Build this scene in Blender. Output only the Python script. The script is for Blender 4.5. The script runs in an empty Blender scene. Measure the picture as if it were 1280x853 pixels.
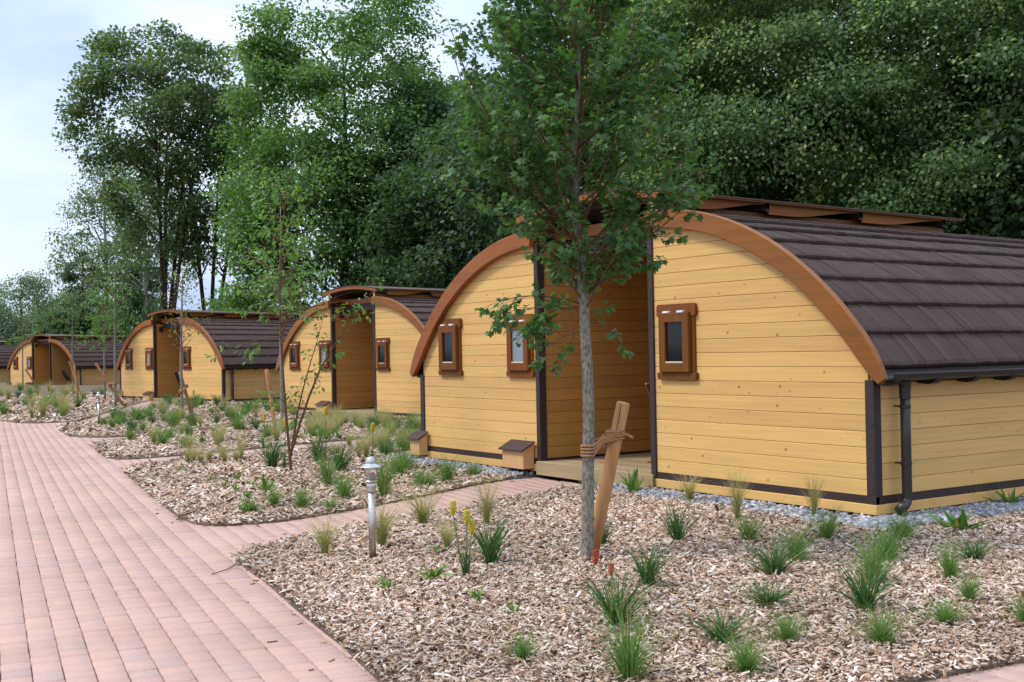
import bpy, math, random
import numpy as np
from mathutils import Vector, Matrix
from mathutils.geometry import tessellate_polygon

sc = bpy.context.scene
col = sc.collection

# ------------------------------------------------------------------ camera
cam_d = bpy.data.cameras.new("camera")
cam = bpy.data.objects.new("camera", cam_d)
col.objects.link(cam)
cR = Vector((0.5436578, 0.8390775, -0.0196260))
cU = Vector((0.0169398, 0.0124091, 0.9997795))
cF = Vector((-0.8391360, 0.5438704, 0.0074674))
M = Matrix((cR, cU, -cF)).transposed().to_4x4()
M.translation = Vector((7.6220843, -8.9061534, 1.4225361))
cam.matrix_world = M
cam_d.sensor_width = 36.0
cam_d.lens = 1520.61 / 1280 * 36.0
cam_d.clip_start = 0.05
cam_d.clip_end = 3000
sc.camera = cam

# ------------------------------------------------------------------ sky, sun, exposure
SUN_EL, SUN_AZ = math.radians(54), math.radians(203)      # azimuth clockwise from +Y
w = bpy.data.worlds.new("World")
sc.world = w
w.use_nodes = True
nt = w.node_tree
nt.nodes.clear()
N = nt.nodes.new
out = N('ShaderNodeOutputWorld'); bg = N('ShaderNodeBackground')
bg.inputs['Strength'].default_value = 0.1
sky = N('ShaderNodeTexSky'); sky.sky_type = 'NISHITA'; sky.sun_disc = False
sky.sun_elevation = SUN_EL; sky.sun_rotation = SUN_AZ
tc = N('ShaderNodeTexCoord')
sep = N('ShaderNodeSeparateXYZ')
nt.links.new(tc.outputs['Generated'], sep.inputs[0])
mp = N('ShaderNodeMapping'); mp.inputs['Scale'].default_value = (1.3, 1.3, 3.2)
nt.links.new(tc.outputs['Generated'], mp.inputs[0])
nz = N('ShaderNodeTexNoise'); nz.inputs['Scale'].default_value = 2.2; nz.inputs['Detail'].default_value = 6; nz.inputs['Roughness'].default_value = .5
nt.links.new(mp.outputs[0], nz.inputs['Vector'])
cr = N('ShaderNodeValToRGB')
cr.color_ramp.elements[0].position = 0.38; cr.color_ramp.elements[0].color = (4.0, 5.0, 7.1, 1)
cr.color_ramp.elements[1].position = 0.62; cr.color_ramp.elements[1].color = (7.2, 7.9, 8.9, 1)
nt.links.new(nz.outputs[0], cr.inputs[0])
# overcast sky: brighter towards the zenith
mr = N('ShaderNodeMapRange'); mr.inputs['From Min'].default_value = 0.0; mr.inputs['From Max'].default_value = 1.0
mr.inputs['To Min'].default_value = 0.92; mr.inputs['To Max'].default_value = 1.75
nt.links.new(sep.outputs['Z'], mr.inputs['Value'])
vm = N('ShaderNodeVectorMath'); vm.operation = 'SCALE'
nt.links.new(cr.outputs[0], vm.inputs[0]); nt.links.new(mr.outputs[0], vm.inputs['Scale'])
mx = N('ShaderNodeMixRGB'); mx.inputs[0].default_value = 0.88
nt.links.new(sky.outputs[0], mx.inputs[1]); nt.links.new(vm.outputs[0], mx.inputs[2])
nt.links.new(mx.outputs[0], bg.inputs['Color']); nt.links.new(bg.outputs[0], out.inputs['Surface'])

sun_d = bpy.data.lights.new("sun", 'SUN'); sun_d.energy = 1.75; sun_d.angle = math.radians(13); sun_d.color = (1.0, .95, .87)
sun = bpy.data.objects.new("sun", sun_d); col.objects.link(sun)
sd = Vector((math.sin(SUN_AZ) * math.cos(SUN_EL), math.cos(SUN_AZ) * math.cos(SUN_EL), math.sin(SUN_EL)))
sun.rotation_euler = sd.to_track_quat('Z', 'Y').to_euler()
sc.view_settings.view_transform = 'Standard'
sc.view_settings.look = 'None'
sc.view_settings.gamma = 1
sc.view_settings.exposure = 0.6

# ------------------------------------------------------------------ helpers
rng = np.random.default_rng(7)
random.seed(7)
GZ = -0.25          # paving level; cabin datum (underside of lowest plank) is z = 0


def link(o, parent=None):
    col.objects.link(o)
    if parent is not None:
        o.parent = parent
    return o


def mesh_np(name, V, F, mat=None, colors=None, smooth=False):
    """V (n,3); F a list of arrays of faces with equal vertex counts"""
    me = bpy.data.meshes.new(name)
    V = np.asarray(V, np.float32)
    if not isinstance(F, (list, tuple)):
        F = [F]
    F = [np.asarray(f, np.int32) for f in F if len(f)]
    me.vertices.add(len(V)); me.vertices.foreach_set('co', V.ravel())
    loops = np.concatenate([f.ravel() for f in F])
    tot = np.concatenate([np.full(len(f), f.shape[1], np.int32) for f in F])
    st = np.concatenate([[0], np.cumsum(tot)[:-1]]).astype(np.int32)
    me.loops.add(len(loops)); me.loops.foreach_set('vertex_index', loops)
    me.polygons.add(len(tot)); me.polygons.foreach_set('loop_start', st)
    try:
        me.polygons.foreach_set('loop_total', tot)
    except Exception:
        pass
    if smooth:
        me.polygons.foreach_set('use_smooth', np.ones(len(tot), bool))
    me.update(calc_edges=True)
    if colors is not None:
        at = me.color_attributes.new('col', 'FLOAT_COLOR', 'POINT')
        c = np.ones((len(V), 4), np.float32); c[:, :3] = colors
        at.data.foreach_set('color', c.ravel())
    if mat:
        me.materials.append(mat)
    return me


FALL = {'roof', 'shingle', 'shingle_course', 'gable_board', 'ridge_beam', 'beam_end', 'canopy', 'canopy_covering', 'canopy_fascia', 'canopy_rib', 'canopy_valance', 'beam_shoe', 'back_wall'}


class MB:
    """collects simple shapes for ONE mesh"""
    def __init__(self):
        self.v = []; self.f = []

    def add(self, V, F):
        n = len(self.v)
        self.v += [tuple(map(float, q)) for q in V]
        self.f += [tuple(n + i for i in f) for f in F]
        return self

    def box(self, x0, x1, y0, y1, z0, z1, c=0.0):
        if c <= 0:
            V = [(x, y, z) for z in (z0, z1) for y in (y0, y1) for x in (x0, x1)]
            return self.add(V, [(0, 2, 3, 1), (4, 5, 7, 6), (0, 1, 5, 4), (2, 6, 7, 3), (0, 4, 6, 2), (1, 3, 7, 5)])
        # octagonal-ish bevel along the long axis edges: build from chamfered rings in z
        def ring(z, i):
            a0, a1, b0, b1 = x0 + i, x1 - i, y0 + i, y1 - i
            return [(a0 + c, b0, z), (a1 - c, b0, z), (a1, b0 + c, z), (a1, b1 - c, z), (a1 - c, b1, z), (a0 + c, b1, z), (a0, b1 - c, z), (a0, b0 + c, z)]
        R = [ring(z0, c), ring(z0 + c, 0), ring(z1 - c, 0), ring(z1, c)]
        V = [q for r in R for q in r]
        F = [tuple(reversed(range(8))), tuple(24 + i for i in range(8))]
        for k in range(3):
            for i in range(8):
                j = (i + 1) % 8
                F.append((k * 8 + i, k * 8 + j, k * 8 + 8 + j, k * 8 + 8 + i))
        return self.add(V, F)

    def tube(self, pts, rad, n=8, cap=True):
        pts = [Vector(q) for q in pts]
        if not hasattr(rad, '__len__'):
            rad = [rad] * len(pts)
        V = []; F = []
        up = None
        for i, q in enumerate(pts):
            d = (pts[min(i + 1, len(pts) - 1)] - pts[max(i - 1, 0)]).normalized()
            if up is None:
                up = d.orthogonal().normalized()
            up = (up - d * up.dot(d))
            if up.length < 1e-5:
                up = d.orthogonal()
            up.normalize()
            s = d.cross(up)
            for k in range(n):
                a = 2 * math.pi * k / n
                V.append(q + (up * math.cos(a) + s * math.sin(a)) * rad[i])
        for i in range(len(pts) - 1):
            for k in range(n):
                j = (k + 1) % n
                F.append((i * n + k, i * n + j, (i + 1) * n + j, (i + 1) * n + k))
        if cap:
            F.append(tuple(reversed(range(n)))); F.append(tuple((len(pts) - 1) * n + k for k in range(n)))
        return self.add(V, F)

    def lathe(self, prof, c=(0, 0, 0), n=16):
        V = []; F = []
        for r, z in prof:
            for k in range(n):
                a = 2 * math.pi * k / n
                V.append((c[0] + r * math.cos(a), c[1] + r * math.sin(a), c[2] + z))
        m = len(prof)
        for i in range(m - 1):
            for k in range(n):
                j = (k + 1) % n
                F.append((i * n + k, i * n + j, (i + 1) * n + j, (i + 1) * n + k))
        F.append(tuple(reversed(range(n)))); F.append(tuple((m - 1) * n + k for k in range(n)))
        return self.add(V, F)

    def prism(self, poly, axis, a, b):
        """poly in the plane normal to axis ('x': (y,z), 'y': (x,z), 'z': (x,y)) swept from a to b"""
        def P(q, t):
            return {'x': (t, q[0], q[1]), 'y': (q[0], t, q[1]), 'z': (q[0], q[1], t)}[axis]
        n = len(poly)
        V = [P(q, a) for q in poly] + [P(q, b) for q in poly]
        F = [tuple(range(n)), tuple(reversed(range(n, 2 * n)))]
        F += [(i, n + i, n + (i + 1) % n, (i + 1) % n) for i in range(n)]
        return self.add(V, F)

    def ring(self, x0, x1, z0, z1, t, ya, yb, c=.005):
        """rectangular frame in the x-z plane, member width t, from y = ya (front) to yb, softened front arrises"""
        V = []; F = []
        loops = []
        for (i, y) in ((0, yb), (0, ya + c), (c, ya), (t - c, ya), (t, ya + c), (t, yb)):
            loops.append([(x0 + i, y, z0 + i), (x1 - i, y, z0 + i), (x1 - i, y, z1 - i), (x0 + i, y, z1 - i)])
        V = [q for l_ in loops for q in l_]; m = len(loops)
        for k in range(m):
            k2 = (k + 1) % m
            for j in range(4):
                j2 = (j + 1) % 4
                F.append((k * 4 + j, k * 4 + j2, k2 * 4 + j2, k2 * 4 + j))
        return self.add(V, F)

    def mesh(self, name, mat, smooth=False):
        import bmesh
        if name in FALL:
            self.v = [(x, y, z - .018 * max(y, 0) * min(max((z - 1.12) / 1.85, 0), 1.15)) for x, y, z in self.v]
        me = bpy.data.meshes.new(name)
        me.from_pydata(self.v, [], self.f)
        bm = bmesh.new(); bm.from_mesh(me)
        bmesh.ops.recalc_face_normals(bm, faces=bm.faces)
        bm.to_mesh(me); bm.free()
        if smooth:
            for q in me.polygons:
                q.use_smooth = True
        me.materials.append(mat)
        return me

    def build(self, name, mat, parent=None, smooth=False):
        return link(bpy.data.objects.new(name, self.mesh(name, mat, smooth)), parent)


def tag(o, label=None, cat=None, group=None, kind=None):
    if label: o['label'] = label
    if cat: o['category'] = cat
    if group: o['group'] = group
    if kind: o['kind'] = kind
    return o


def empty(name, loc=(0, 0, 0), rz=0.0):
    o = bpy.data.objects.new(name, None)
    o.location = loc; o.rotation_euler = (0, 0, rz); o.empty_display_size = .2
    return link(o)


def copy_tree(o, parent=None):
    c = o.copy(); col.objects.link(c); c.parent = parent
    for ch in list(o.children):
        copy_tree(ch, c)
    return c


# ------------------------------------------------------------------ materials
def newmat(name):
    m = bpy.data.materials.new(name); m.use_nodes = True
    t = m.node_tree
    return m, t, t.nodes, t.links, t.nodes['Principled BSDF']


def simple(name, c, rough=.6, metal=0.0, spec=.4, noise=0.0, scale=20.0):
    m, t, n, l, b = newmat(name)
    b.inputs['Roughness'].default_value = rough; b.inputs['Metallic'].default_value = metal
    b.inputs['Specular IOR Level'].default_value = spec
    b.inputs['Base Color'].default_value = (*c, 1)
    if noise:
        tx = n.new('ShaderNodeTexCoord'); z = n.new('ShaderNodeTexNoise'); z.inputs['Scale'].default_value = scale; z.inputs['Detail'].default_value = 5
        l.new(tx.outputs['Object'], z.inputs['Vector'])
        hsv = n.new('ShaderNodeHueSaturation'); hsv.inputs['Color'].default_value = (*c, 1)
        r = n.new('ShaderNodeMapRange'); r.inputs['To Min'].default_value = 1 - noise; r.inputs['To Max'].default_value = 1 + noise
        r.inputs['From Min'].default_value = .3; r.inputs['From Max'].default_value = .7
        l.new(z.outputs[0], r.inputs['Value']); l.new(r.outputs[0], hsv.inputs['Value']); l.new(hsv.outputs[0], b.inputs['Base Color'])
    return m


def wood(name, c, rough=.5, grain_axis='x', vary=.10, knots=.5, spec=.35, gscale=1.0, bump=.12, hue=.008):
    """varnished softwood: grain along an axis, knots, per-piece colour shift"""
    m, t, n, l, b = newmat(name)
    tx = n.new('ShaderNodeTexCoord'); oi = n.new('ShaderNodeObjectInfo')
    off = n.new('ShaderNodeVectorMath'); off.operation = 'SCALE'; off.inputs[0].default_value = (17.3, 9.1, 23.7)
    l.new(oi.outputs['Random'], off.inputs['Scale'])
    ad = n.new('ShaderNodeVectorMath'); ad.operation = 'ADD'
    l.new(tx.outputs['Object'], ad.inputs[0]); l.new(off.outputs[0], ad.inputs[1])
    mp = n.new('ShaderNodeMapping')
    s = {'x': (1.0, 38, 38), 'y': (38, 1.0, 38), 'z': (26, 26, 1.2)}[grain_axis]
    mp.inputs['Scale'].default_value = tuple(q * gscale for q in s)
    l.new(ad.outputs[0], mp.inputs[0])
    g1 = n.new('ShaderNodeTexNoise'); g1.inputs['Scale'].default_value = 1; g1.inputs['Detail'].default_value = 5; g1.inputs['Distortion'].default_value = .6
    l.new(mp.outputs[0], g1.inputs['Vector'])
    # broad tone along the board
    mp2 = n.new('ShaderNodeMapping'); mp2.inputs['Scale'].default_value = {'x': (.7, 3, 3), 'y': (3, .7, 3), 'z': (3, 3, .7)}[grain_axis]
    l.new(ad.outputs[0], mp2.inputs[0])
    g2 = n.new('ShaderNodeTexNoise'); g2.inputs['Scale'].default_value = 1; g2.inputs['Detail'].default_value = 2
    l.new(mp2.outputs[0], g2.inputs['Vector'])
    # value = 1 + vary*(grain) + tone + random
    def lin(src, a, b_):
        r = n.new('ShaderNodeMapRange'); r.inputs['From Min'].default_value = .25; r.inputs['From Max'].default_value = .75
        r.inputs['To Min'].default_value = a; r.inputs['To Max'].default_value = b_
        l.new(src, r.inputs['Value']); return r.outputs[0]
    v1 = lin(g1.outputs[0], -vary, vary); v2 = lin(g2.outputs[0], -vary * .6, vary * .6)
    rr = n.new('ShaderNodeMapRange'); rr.inputs['To Min'].default_value = 1 - vary * .8; rr.inputs['To Max'].default_value = 1 + vary * .8
    l.new(oi.outputs['Random'], rr.inputs['Value'])
    a1 = n.new('ShaderNodeMath'); l.new(v1, a1.inputs[0]); l.new(v2, a1.inputs[1])
    a2 = n.new('ShaderNodeMath'); l.new(a1.outputs[0], a2.inputs[0]); l.new(rr.outputs[0], a2.inputs[1])
    hsv = n.new('ShaderNodeHueSaturation'); hsv.inputs['Color'].default_value = (*c, 1)
    l.new(a2.outputs[0], hsv.inputs['Value'])
    hr = n.new('ShaderNodeMapRange'); hr.inputs['To Min'].default_value = .5 - hue; hr.inputs['To Max'].default_value = .5 + hue
    ml = n.new('ShaderNodeMath'); ml.operation = 'FRACT'; mm = n.new('ShaderNodeMath'); mm.operation = 'MULTIPLY'; mm.inputs[1].default_value = 7.31
    l.new(oi.outputs['Random'], mm.inputs[0]); l.new(mm.outputs[0], ml.inputs[0]); l.new(ml.outputs[0], hr.inputs['Value'])
    l.new(hr.outputs[0], hsv.inputs['Hue'])
    src = hsv.outputs[0]
    if knots:
        mk = n.new('ShaderNodeMapping'); mk.inputs['Scale'].default_value = {'x': (7, 9, 9), 'y': (9, 7, 9), 'z': (9, 9, 5)}[grain_axis]
        l.new(ad.outputs[0], mk.inputs[0])
        vo = n.new('ShaderNodeTexVoronoi'); vo.inputs['Scale'].default_value = 1.0; vo.inputs['Randomness'].default_value = 1
        l.new(mk.outputs[0], vo.inputs['Vector'])
        kr = n.new('ShaderNodeValToRGB'); kr.color_ramp.elements[0].position = .08; kr.color_ramp.elements[0].color = (1, 1, 1, 1)
        kr.color_ramp.elements[1].position = .19; kr.color_ramp.elements[1].color = (0, 0, 0, 1)
        l.new(vo.outputs['Distance'], kr.inputs[0])
        sx_ = n.new('ShaderNodeSeparateColor'); l.new(vo.outputs['Color'], sx_.inputs[0])
        th = n.new('ShaderNodeMapRange'); th.inputs['From Min'].default_value = .58; th.inputs['From Max'].default_value = .85; th.inputs['To Max'].default_value = knots
        l.new(sx_.outputs[0], th.inputs['Value'])
        km = n.new('ShaderNodeMath'); km.operation = 'MULTIPLY'
        l.new(kr.outputs[0], km.inputs[0]); l.new(th.outputs[0], km.inputs[1])
        mix = n.new('ShaderNodeMixRGB'); mix.inputs[2].default_value = (c[0] * .22, c[1] * .13, c[2] * .10, 1)
        l.new(km.outputs[0], mix.inputs[0]); l.new(src, mix.inputs[1]); src = mix.outputs[0]
    l.new(src, b.inputs['Base Color'])
    b.inputs['Roughness'].default_value = rough; b.inputs['Specular IOR Level'].default_value = spec
    if bump:
        bp = n.new('ShaderNodeBump'); bp.inputs['Strength'].default_value = bump; bp.inputs['Distance'].default_value = .004
        l.new(g1.outputs[0], bp.inputs['Height']); l.new(bp.outputs[0], b.inputs['Normal'])
    return m


YEL = (.65, .398, .140)
m_px = wood('yellow_wood_x', YEL, .5, 'x', vary=.10, knots=.62, hue=.004, spec=.22)
m_py = wood('yellow_wood_y', YEL, .5, 'y', vary=.10, knots=.62, hue=.004, spec=.22)
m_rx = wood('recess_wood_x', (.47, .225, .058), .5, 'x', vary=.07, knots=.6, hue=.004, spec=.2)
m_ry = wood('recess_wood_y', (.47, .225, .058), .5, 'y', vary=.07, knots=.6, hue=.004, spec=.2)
m_back = wood('yellow_wood_groove', (.42, .22, .07), .6, 'x', knots=0)
m_end = wood('pale_beam_wood', (.72, .46, .20), .5, 'y', knots=.2)
m_or = wood('orange_stained_wood', (.245, .078, .013), .45, 'x', vary=.2, knots=.35, spec=.3, gscale=.6)
m_orb2 = wood('stained_soffit_ply', (.27, .095, .02), .5, 'y', vary=.15, knots=.1, spec=.2)
m_orb = wood('brown_stained_beam', (.20, .085, .025), .5, 'y', vary=.2, knots=.2, spec=.25)
m_orz = wood('orange_window_wood', (.155, .054, .011), .5, 'z', vary=.2, knots=0, spec=.14)
m_brown = simple('dark_brown_trim', (.034, .021, .022), .55, noise=.2)
m_brown_w = wood('dark_brown_stained_wood', (.040, .024, .020), .6, 'x', vary=.2, knots=0)
m_gut = simple('dark_gutter_metal', (.022, .017, .017), .35, .0, .5)
m_black = simple('black_metal', (.012, .012, .014), .45)
m_deck = wood('grey_deck_wood', (.33, .245, .14), .75, 'x', vary=.16, knots=.2, spec=.2)
m_boxw = wood('plywood_box_wood', (.60, .36, .15), .6, 'z', vary=.1, knots=.1)
m_steel = simple('brushed_steel', (.55, .53, .50), .32, 1.0, noise=.08, scale=60)
m_white_metal = simple('white_lamp_metal', (.50, .52, .54), .3, .5)
m_hinge = simple('pale_hinge_metal', (.8, .8, .8), .35, .3)
m_glass_dark = simple('dark_window_glass', (.008, .010, .010), .06, 0, .28)
m_curtain = simple('window_glass_with_pale_curtain', (.20, .235, .26), .12, 0, .7, noise=.1, scale=8)
m_bead = simple('pale_glazing_bead', (.62, .55, .45), .4)
m_cloth = simple('black_sling_cloth', (.014, .015, .018), .9)
m_chairw = wood('reddish_chair_wood', (.30, .105, .04), .45, 'z', vary=.12, knots=0)
m_stake = wood('peeled_stake_wood', (.37, .19, .078), .75, 'z', vary=.28, knots=.45, spec=.15)
m_rope = simple('coir_rope', (.33, .175, .07), .95, noise=.4, scale=120)
m_canopy = simple('canopy_sheet_top', (.10, .065, .062), .5, noise=.15)
m_doorglass = simple('grey_door_glass', (.10, .13, .15), .15, 0, .7)
m_edge = simple('dark_edging', (.09, .06, .045), .8, noise=.3)
m_void = simple('void_dark', (.02, .018, .016), .9)  # near-black for the underfloor void, deck gaps and stake crack


def shingle_mat():
    m, t, n, l, b = newmat('brown_granule_shingle')
    tx = n.new('ShaderNodeTexCoord'); oi = n.new('ShaderNodeObjectInfo')
    z = n.new('ShaderNodeTexNoise'); z.inputs['Scale'].default_value = 420; z.inputs['Detail'].default_value = 2
    l.new(tx.outputs['Object'], z.inputs['Vector'])
    z2 = n.new('ShaderNodeTexNoise'); z2.inputs['Scale'].default_value = 4; z2.inputs['Detail'].default_value = 4
    l.new(tx.outputs['Object'], z2.inputs['Vector'])
    cr = n.new('ShaderNodeValToRGB')
    cr.color_ramp.elements[0].position = .32; cr.color_ramp.elements[0].color = (.030, .019, .017, 1)
    cr.color_ramp.elements[1].position = .68; cr.color_ramp.elements[1].color = (.118, .082, .074, 1)
    l.new(z.outputs[0], cr.inputs[0])
    hsv = n.new('ShaderNodeHueSaturation'); l.new(cr.outputs[0], hsv.inputs['Color'])
    a = n.new('ShaderNodeMath'); a.operation = 'MULTIPLY_ADD'; a.inputs[1].default_value = .4; a.inputs[2].default_value = .62
    l.new(z2.outputs[0], a.inputs[0])
    a2 = n.new('ShaderNodeMath'); a2.operation = 'MULTIPLY_ADD'; a2.inputs[1].default_value = .26
    l.new(oi.outputs['Random'], a2.inputs[0]); l.new(a.outputs[0], a2.inputs[2])
    l.new(a2.outputs[0], hsv.inputs['Value'])
    l.new(hsv.outputs[0], b.inputs['Base Color'])
    b.inputs['Roughness'].default_value = .9; b.inputs['Specular IOR Level'].default_value = .14
    bp = n.new('ShaderNodeBump'); bp.inputs['Strength'].default_value = .5; bp.inputs['Distance'].default_value = .004
    l.new(z.outputs[0], bp.inputs['Height']); l.new(bp.outputs[0], b.inputs['Normal'])
    return m


m_shingle = shingle_mat()


def attr_mat(name, rough=.8, spec=.2, trans=0.0, tcol=1.4):
    m, t, n, l, b = newmat(name)
    a = n.new('ShaderNodeAttribute'); a.attribute_name = 'col'
    l.new(a.outputs['Color'], b.inputs['Base Color'])
    b.inputs['Roughness'].default_value = rough; b.inputs['Specular IOR Level'].default_value = spec
    if trans:
        tr = n.new('ShaderNodeBsdfTranslucent')
        mu = n.new('ShaderNodeMixRGB'); mu.blend_type = 'MULTIPLY'; mu.inputs[0].default_value = 1; mu.inputs[2].default_value = (1.25 * tcol, 1.35 * tcol, .55 * tcol, 1)
        l.new(a.outputs['Color'], mu.inputs[1]); l.new(mu.outputs[0], tr.inputs['Color'])
        ms = n.new('ShaderNodeMixShader'); ms.inputs[0].default_value = trans
        l.new(b.outputs[0], ms.inputs[1]); l.new(tr.outputs[0], ms.inputs[2]); l.new(ms.outputs[0], n['Material Output'].inputs['Surface'])
    return m


m_leaf = attr_mat('leaf', .5, .3, .38)
m_grass = attr_mat('grass_blade', .6, .25, .25)
m_chip = attr_mat('wood_chip', .85, .15)
m_stone = attr_mat('gravel_stone', .8, .25)


def bark_mat(name, c, c2, scale=8, stretch=.25, rough=.9):
    m, t, n, l, b = newmat(name)
    tx = n.new('ShaderNodeTexCoord'); mp = n.new('ShaderNodeMapping'); mp.inputs['Scale'].default_value = (scale, scale, scale * stretch)
    l.new(tx.outputs['Object'], mp.inputs[0])
    z = n.new('ShaderNodeTexNoise'); z.inputs['Scale'].default_value = 1.5; z.inputs['Detail'].default_value = 8; z.inputs['Roughness'].default_value = .65
    l.new(mp.outputs[0], z.inputs['Vector'])
    cr = n.new('ShaderNodeValToRGB'); cr.color_ramp.elements[0].position = .36; cr.color_ramp.elements[0].color = (*c2, 1)
    cr.color_ramp.elements[1].position = .62; cr.color_ramp.elements[1].color = (*c, 1)
    l.new(z.outputs[0], cr.inputs[0]); l.new(cr.outputs[0], b.inputs['Base Color'])
    b.inputs['Roughness'].default_value = rough; b.inputs['Specular IOR Level'].default_value = .15
    bp = n.new('ShaderNodeBump'); bp.inputs['Strength'].default_value = .6; bp.inputs['Distance'].default_value = .01
    l.new(z.outputs[0], bp.inputs['Height']); l.new(bp.outputs[0], b.inputs['Normal'])
    return m


m_bark_grey = bark_mat('grey_smooth_bark', (.30, .27, .22), (.10, .085, .065), 30, .5)
m_bark_dark = bark_mat('dark_bark', (.075, .06, .045), (.022, .018, .014), 5)
m_bark_birch = bark_mat('white_birch_bark', (.62, .60, .56), (.05, .045, .04), 4, 2.2)
m_twig = bark_mat('reddish_twig_bark', (.19, .10, .06), (.07, .04, .025), 40, .4)


def paver_mat():
    m, t, n, l, b = newmat('rose_concrete_paver')
    tx = n.new('ShaderNodeTexCoord'); oi = n.new('ShaderNodeObjectInfo')
    a = n.new('ShaderNodeAttribute'); a.attribute_name = 'col'
    z = n.new('ShaderNodeTexNoise'); z.inputs['Scale'].default_value = 240; z.inputs['Detail'].default_value = 3
    l.new(tx.outputs['Object'], z.inputs['Vector'])
    z2 = n.new('ShaderNodeTexNoise'); z2.inputs['Scale'].default_value = .8; z2.inputs['Detail'].default_value = 9; z2.inputs['Roughness'].default_value = .65
    l.new(tx.outputs['Object'], z2.inputs['Vector'])
    mp = n.new('ShaderNodeMapRange'); mp.inputs['From Min'].default_value = .3; mp.inputs['From Max'].default_value = .7
    mp.inputs['To Min'].default_value = .82; mp.inputs['To Max'].default_value = 1.12
    l.new(z.outputs[0], mp.inputs['Value'])
    mp2 = n.new('ShaderNodeMapRange'); mp2.inputs['From Min'].default_value = .3; mp2.inputs['From Max'].default_value = .7
    mp2.inputs['To Min'].default_value = .86; mp2.inputs['To Max'].default_value = 1.1
    l.new(z2.outputs[0], mp2.inputs['Value'])
    mu = n.new('ShaderNodeMath'); mu.operation = 'MULTIPLY'; l.new(mp.outputs[0], mu.inputs[0]); l.new(mp2.outputs[0], mu.inputs[1])
    hsv = n.new('ShaderNodeHueSaturation'); l.new(a.outputs['Color'], hsv.inputs['Color']); l.new(mu.outputs[0], hsv.inputs['Value'])
    l.new(hsv.outputs[0], b.inputs['Base Color']); b.inputs['Roughness'].default_value = .85; b.inputs['Specular IOR Level'].default_value = .2
    bp = n.new('ShaderNodeBump'); bp.inputs['Strength'].default_value = .35; bp.inputs['Distance'].default_value = .003
    l.new(z.outputs[0], bp.inputs['Height']); l.new(bp.outputs[0], b.inputs['Normal'])
    return m


m_paver = paver_mat()


def ground_mat(name, cols, scale=3.0, bump=.4):
    m, t, n, l, b = newmat(name)
    tx = n.new('ShaderNodeTexCoord')
    z = n.new('ShaderNodeTexNoise'); z.inputs['Scale'].default_value = scale; z.inputs['Detail'].default_value = 12; z.inputs['Roughness'].default_value = .75
    l.new(tx.outputs['Object'], z.inputs['Vector'])
    cr = n.new('ShaderNodeValToRGB'); e = cr.color_ramp.elements
    e[0].position = .3; e[0].color = (*cols[0], 1); e[1].position = .7; e[1].color = (*cols[-1], 1)
    for i, c in enumerate(cols[1:-1]):
        q = e.new(.3 + .4 * (i + 1) / (len(cols) - 1)); q.color = (*c, 1)
    l.new(z.outputs[0], cr.inputs[0]); l.new(cr.outputs[0], b.inputs['Base Color'])
    b.inputs['Roughness'].default_value = .95; b.inputs['Specular IOR Level'].default_value = .1
    bp = n.new('ShaderNodeBump'); bp.inputs['Strength'].default_value = bump; bp.inputs['Distance'].default_value = .03
    l.new(z.outputs[0], bp.inputs['Height']); l.new(bp.outputs[0], b.inputs['Normal'])
    return m


m_ground = ground_mat('rough_grass_ground', [(.035, .05, .018), (.06, .085, .03), (.10, .11, .045)], 1.5)
m_mulch = ground_mat('mulch_bed_base', [(.05, .034, .024), (.17, .125, .092), (.36, .29, .23)], 22, .9)
m_joint = ground_mat('sandy_paving_joint', [(.13, .11, .09), (.21, .17, .145), (.29, .23, .195)], 14, .3)
m_gravel_base = ground_mat('grey_gravel_base', [(.07, .07, .075), (.16, .16, .17), (.3, .3, .32)], 30, .8)

# ------------------------------------------------------------------ ground, path, beds
S = 900.0
g = MB().add([(-S, -S, -.32), (S, -S, -.32), (S, S, -.32), (-S, S, -.32)], [(0, 1, 2, 3)]).build('ground', m_ground)
tag(g, kind='structure')

U2 = np.array([-.98585, .16764])       # along the main path, away from the camera
N2 = np.array([.16764, .98585])        # across it, towards the cabins
P0 = np.array([-3.11, -5.47])          # on the line between the long rows and the border course


def spline(pts, closed=True, n=6):
    P = np.asarray(pts, float); m = len(P); o = []
    for i in range(m if closed else m - 1):
        if closed:
            a, b, c, d = P[(i - 1) % m], P[i], P[(i + 1) % m], P[(i + 2) % m]
        else:
            a, b, c, d = P[max(i - 1, 0)], P[i], P[i + 1], P[min(i + 2, m - 1)]
        for k in range(n):
            t = k / n
            o.append(.5 * ((2 * b) + (-a + c) * t + (2 * a - 5 * b + 4 * c - d) * t * t + (-a + 3 * b - 3 * c + d) * t ** 3))
    if not closed:
        o.append(P[-1])
    return np.array(o)


def inside(P, poly):
    P = np.asarray(P); poly = np.asarray(poly); x, y = P[:, 0], P[:, 1]
    r = np.zeros(len(P), bool); n = len(poly)
    for i in range(n):
        (x0, y0), (x1, y1) = poly[i], poly[(i + 1) % n]
        if y0 == y1:
            continue
        c = ((y0 > y) != (y1 > y)) & (x < (x1 - x0) * (y - y0) / (y1 - y0) + x0)
        r ^= c
    return r


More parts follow.
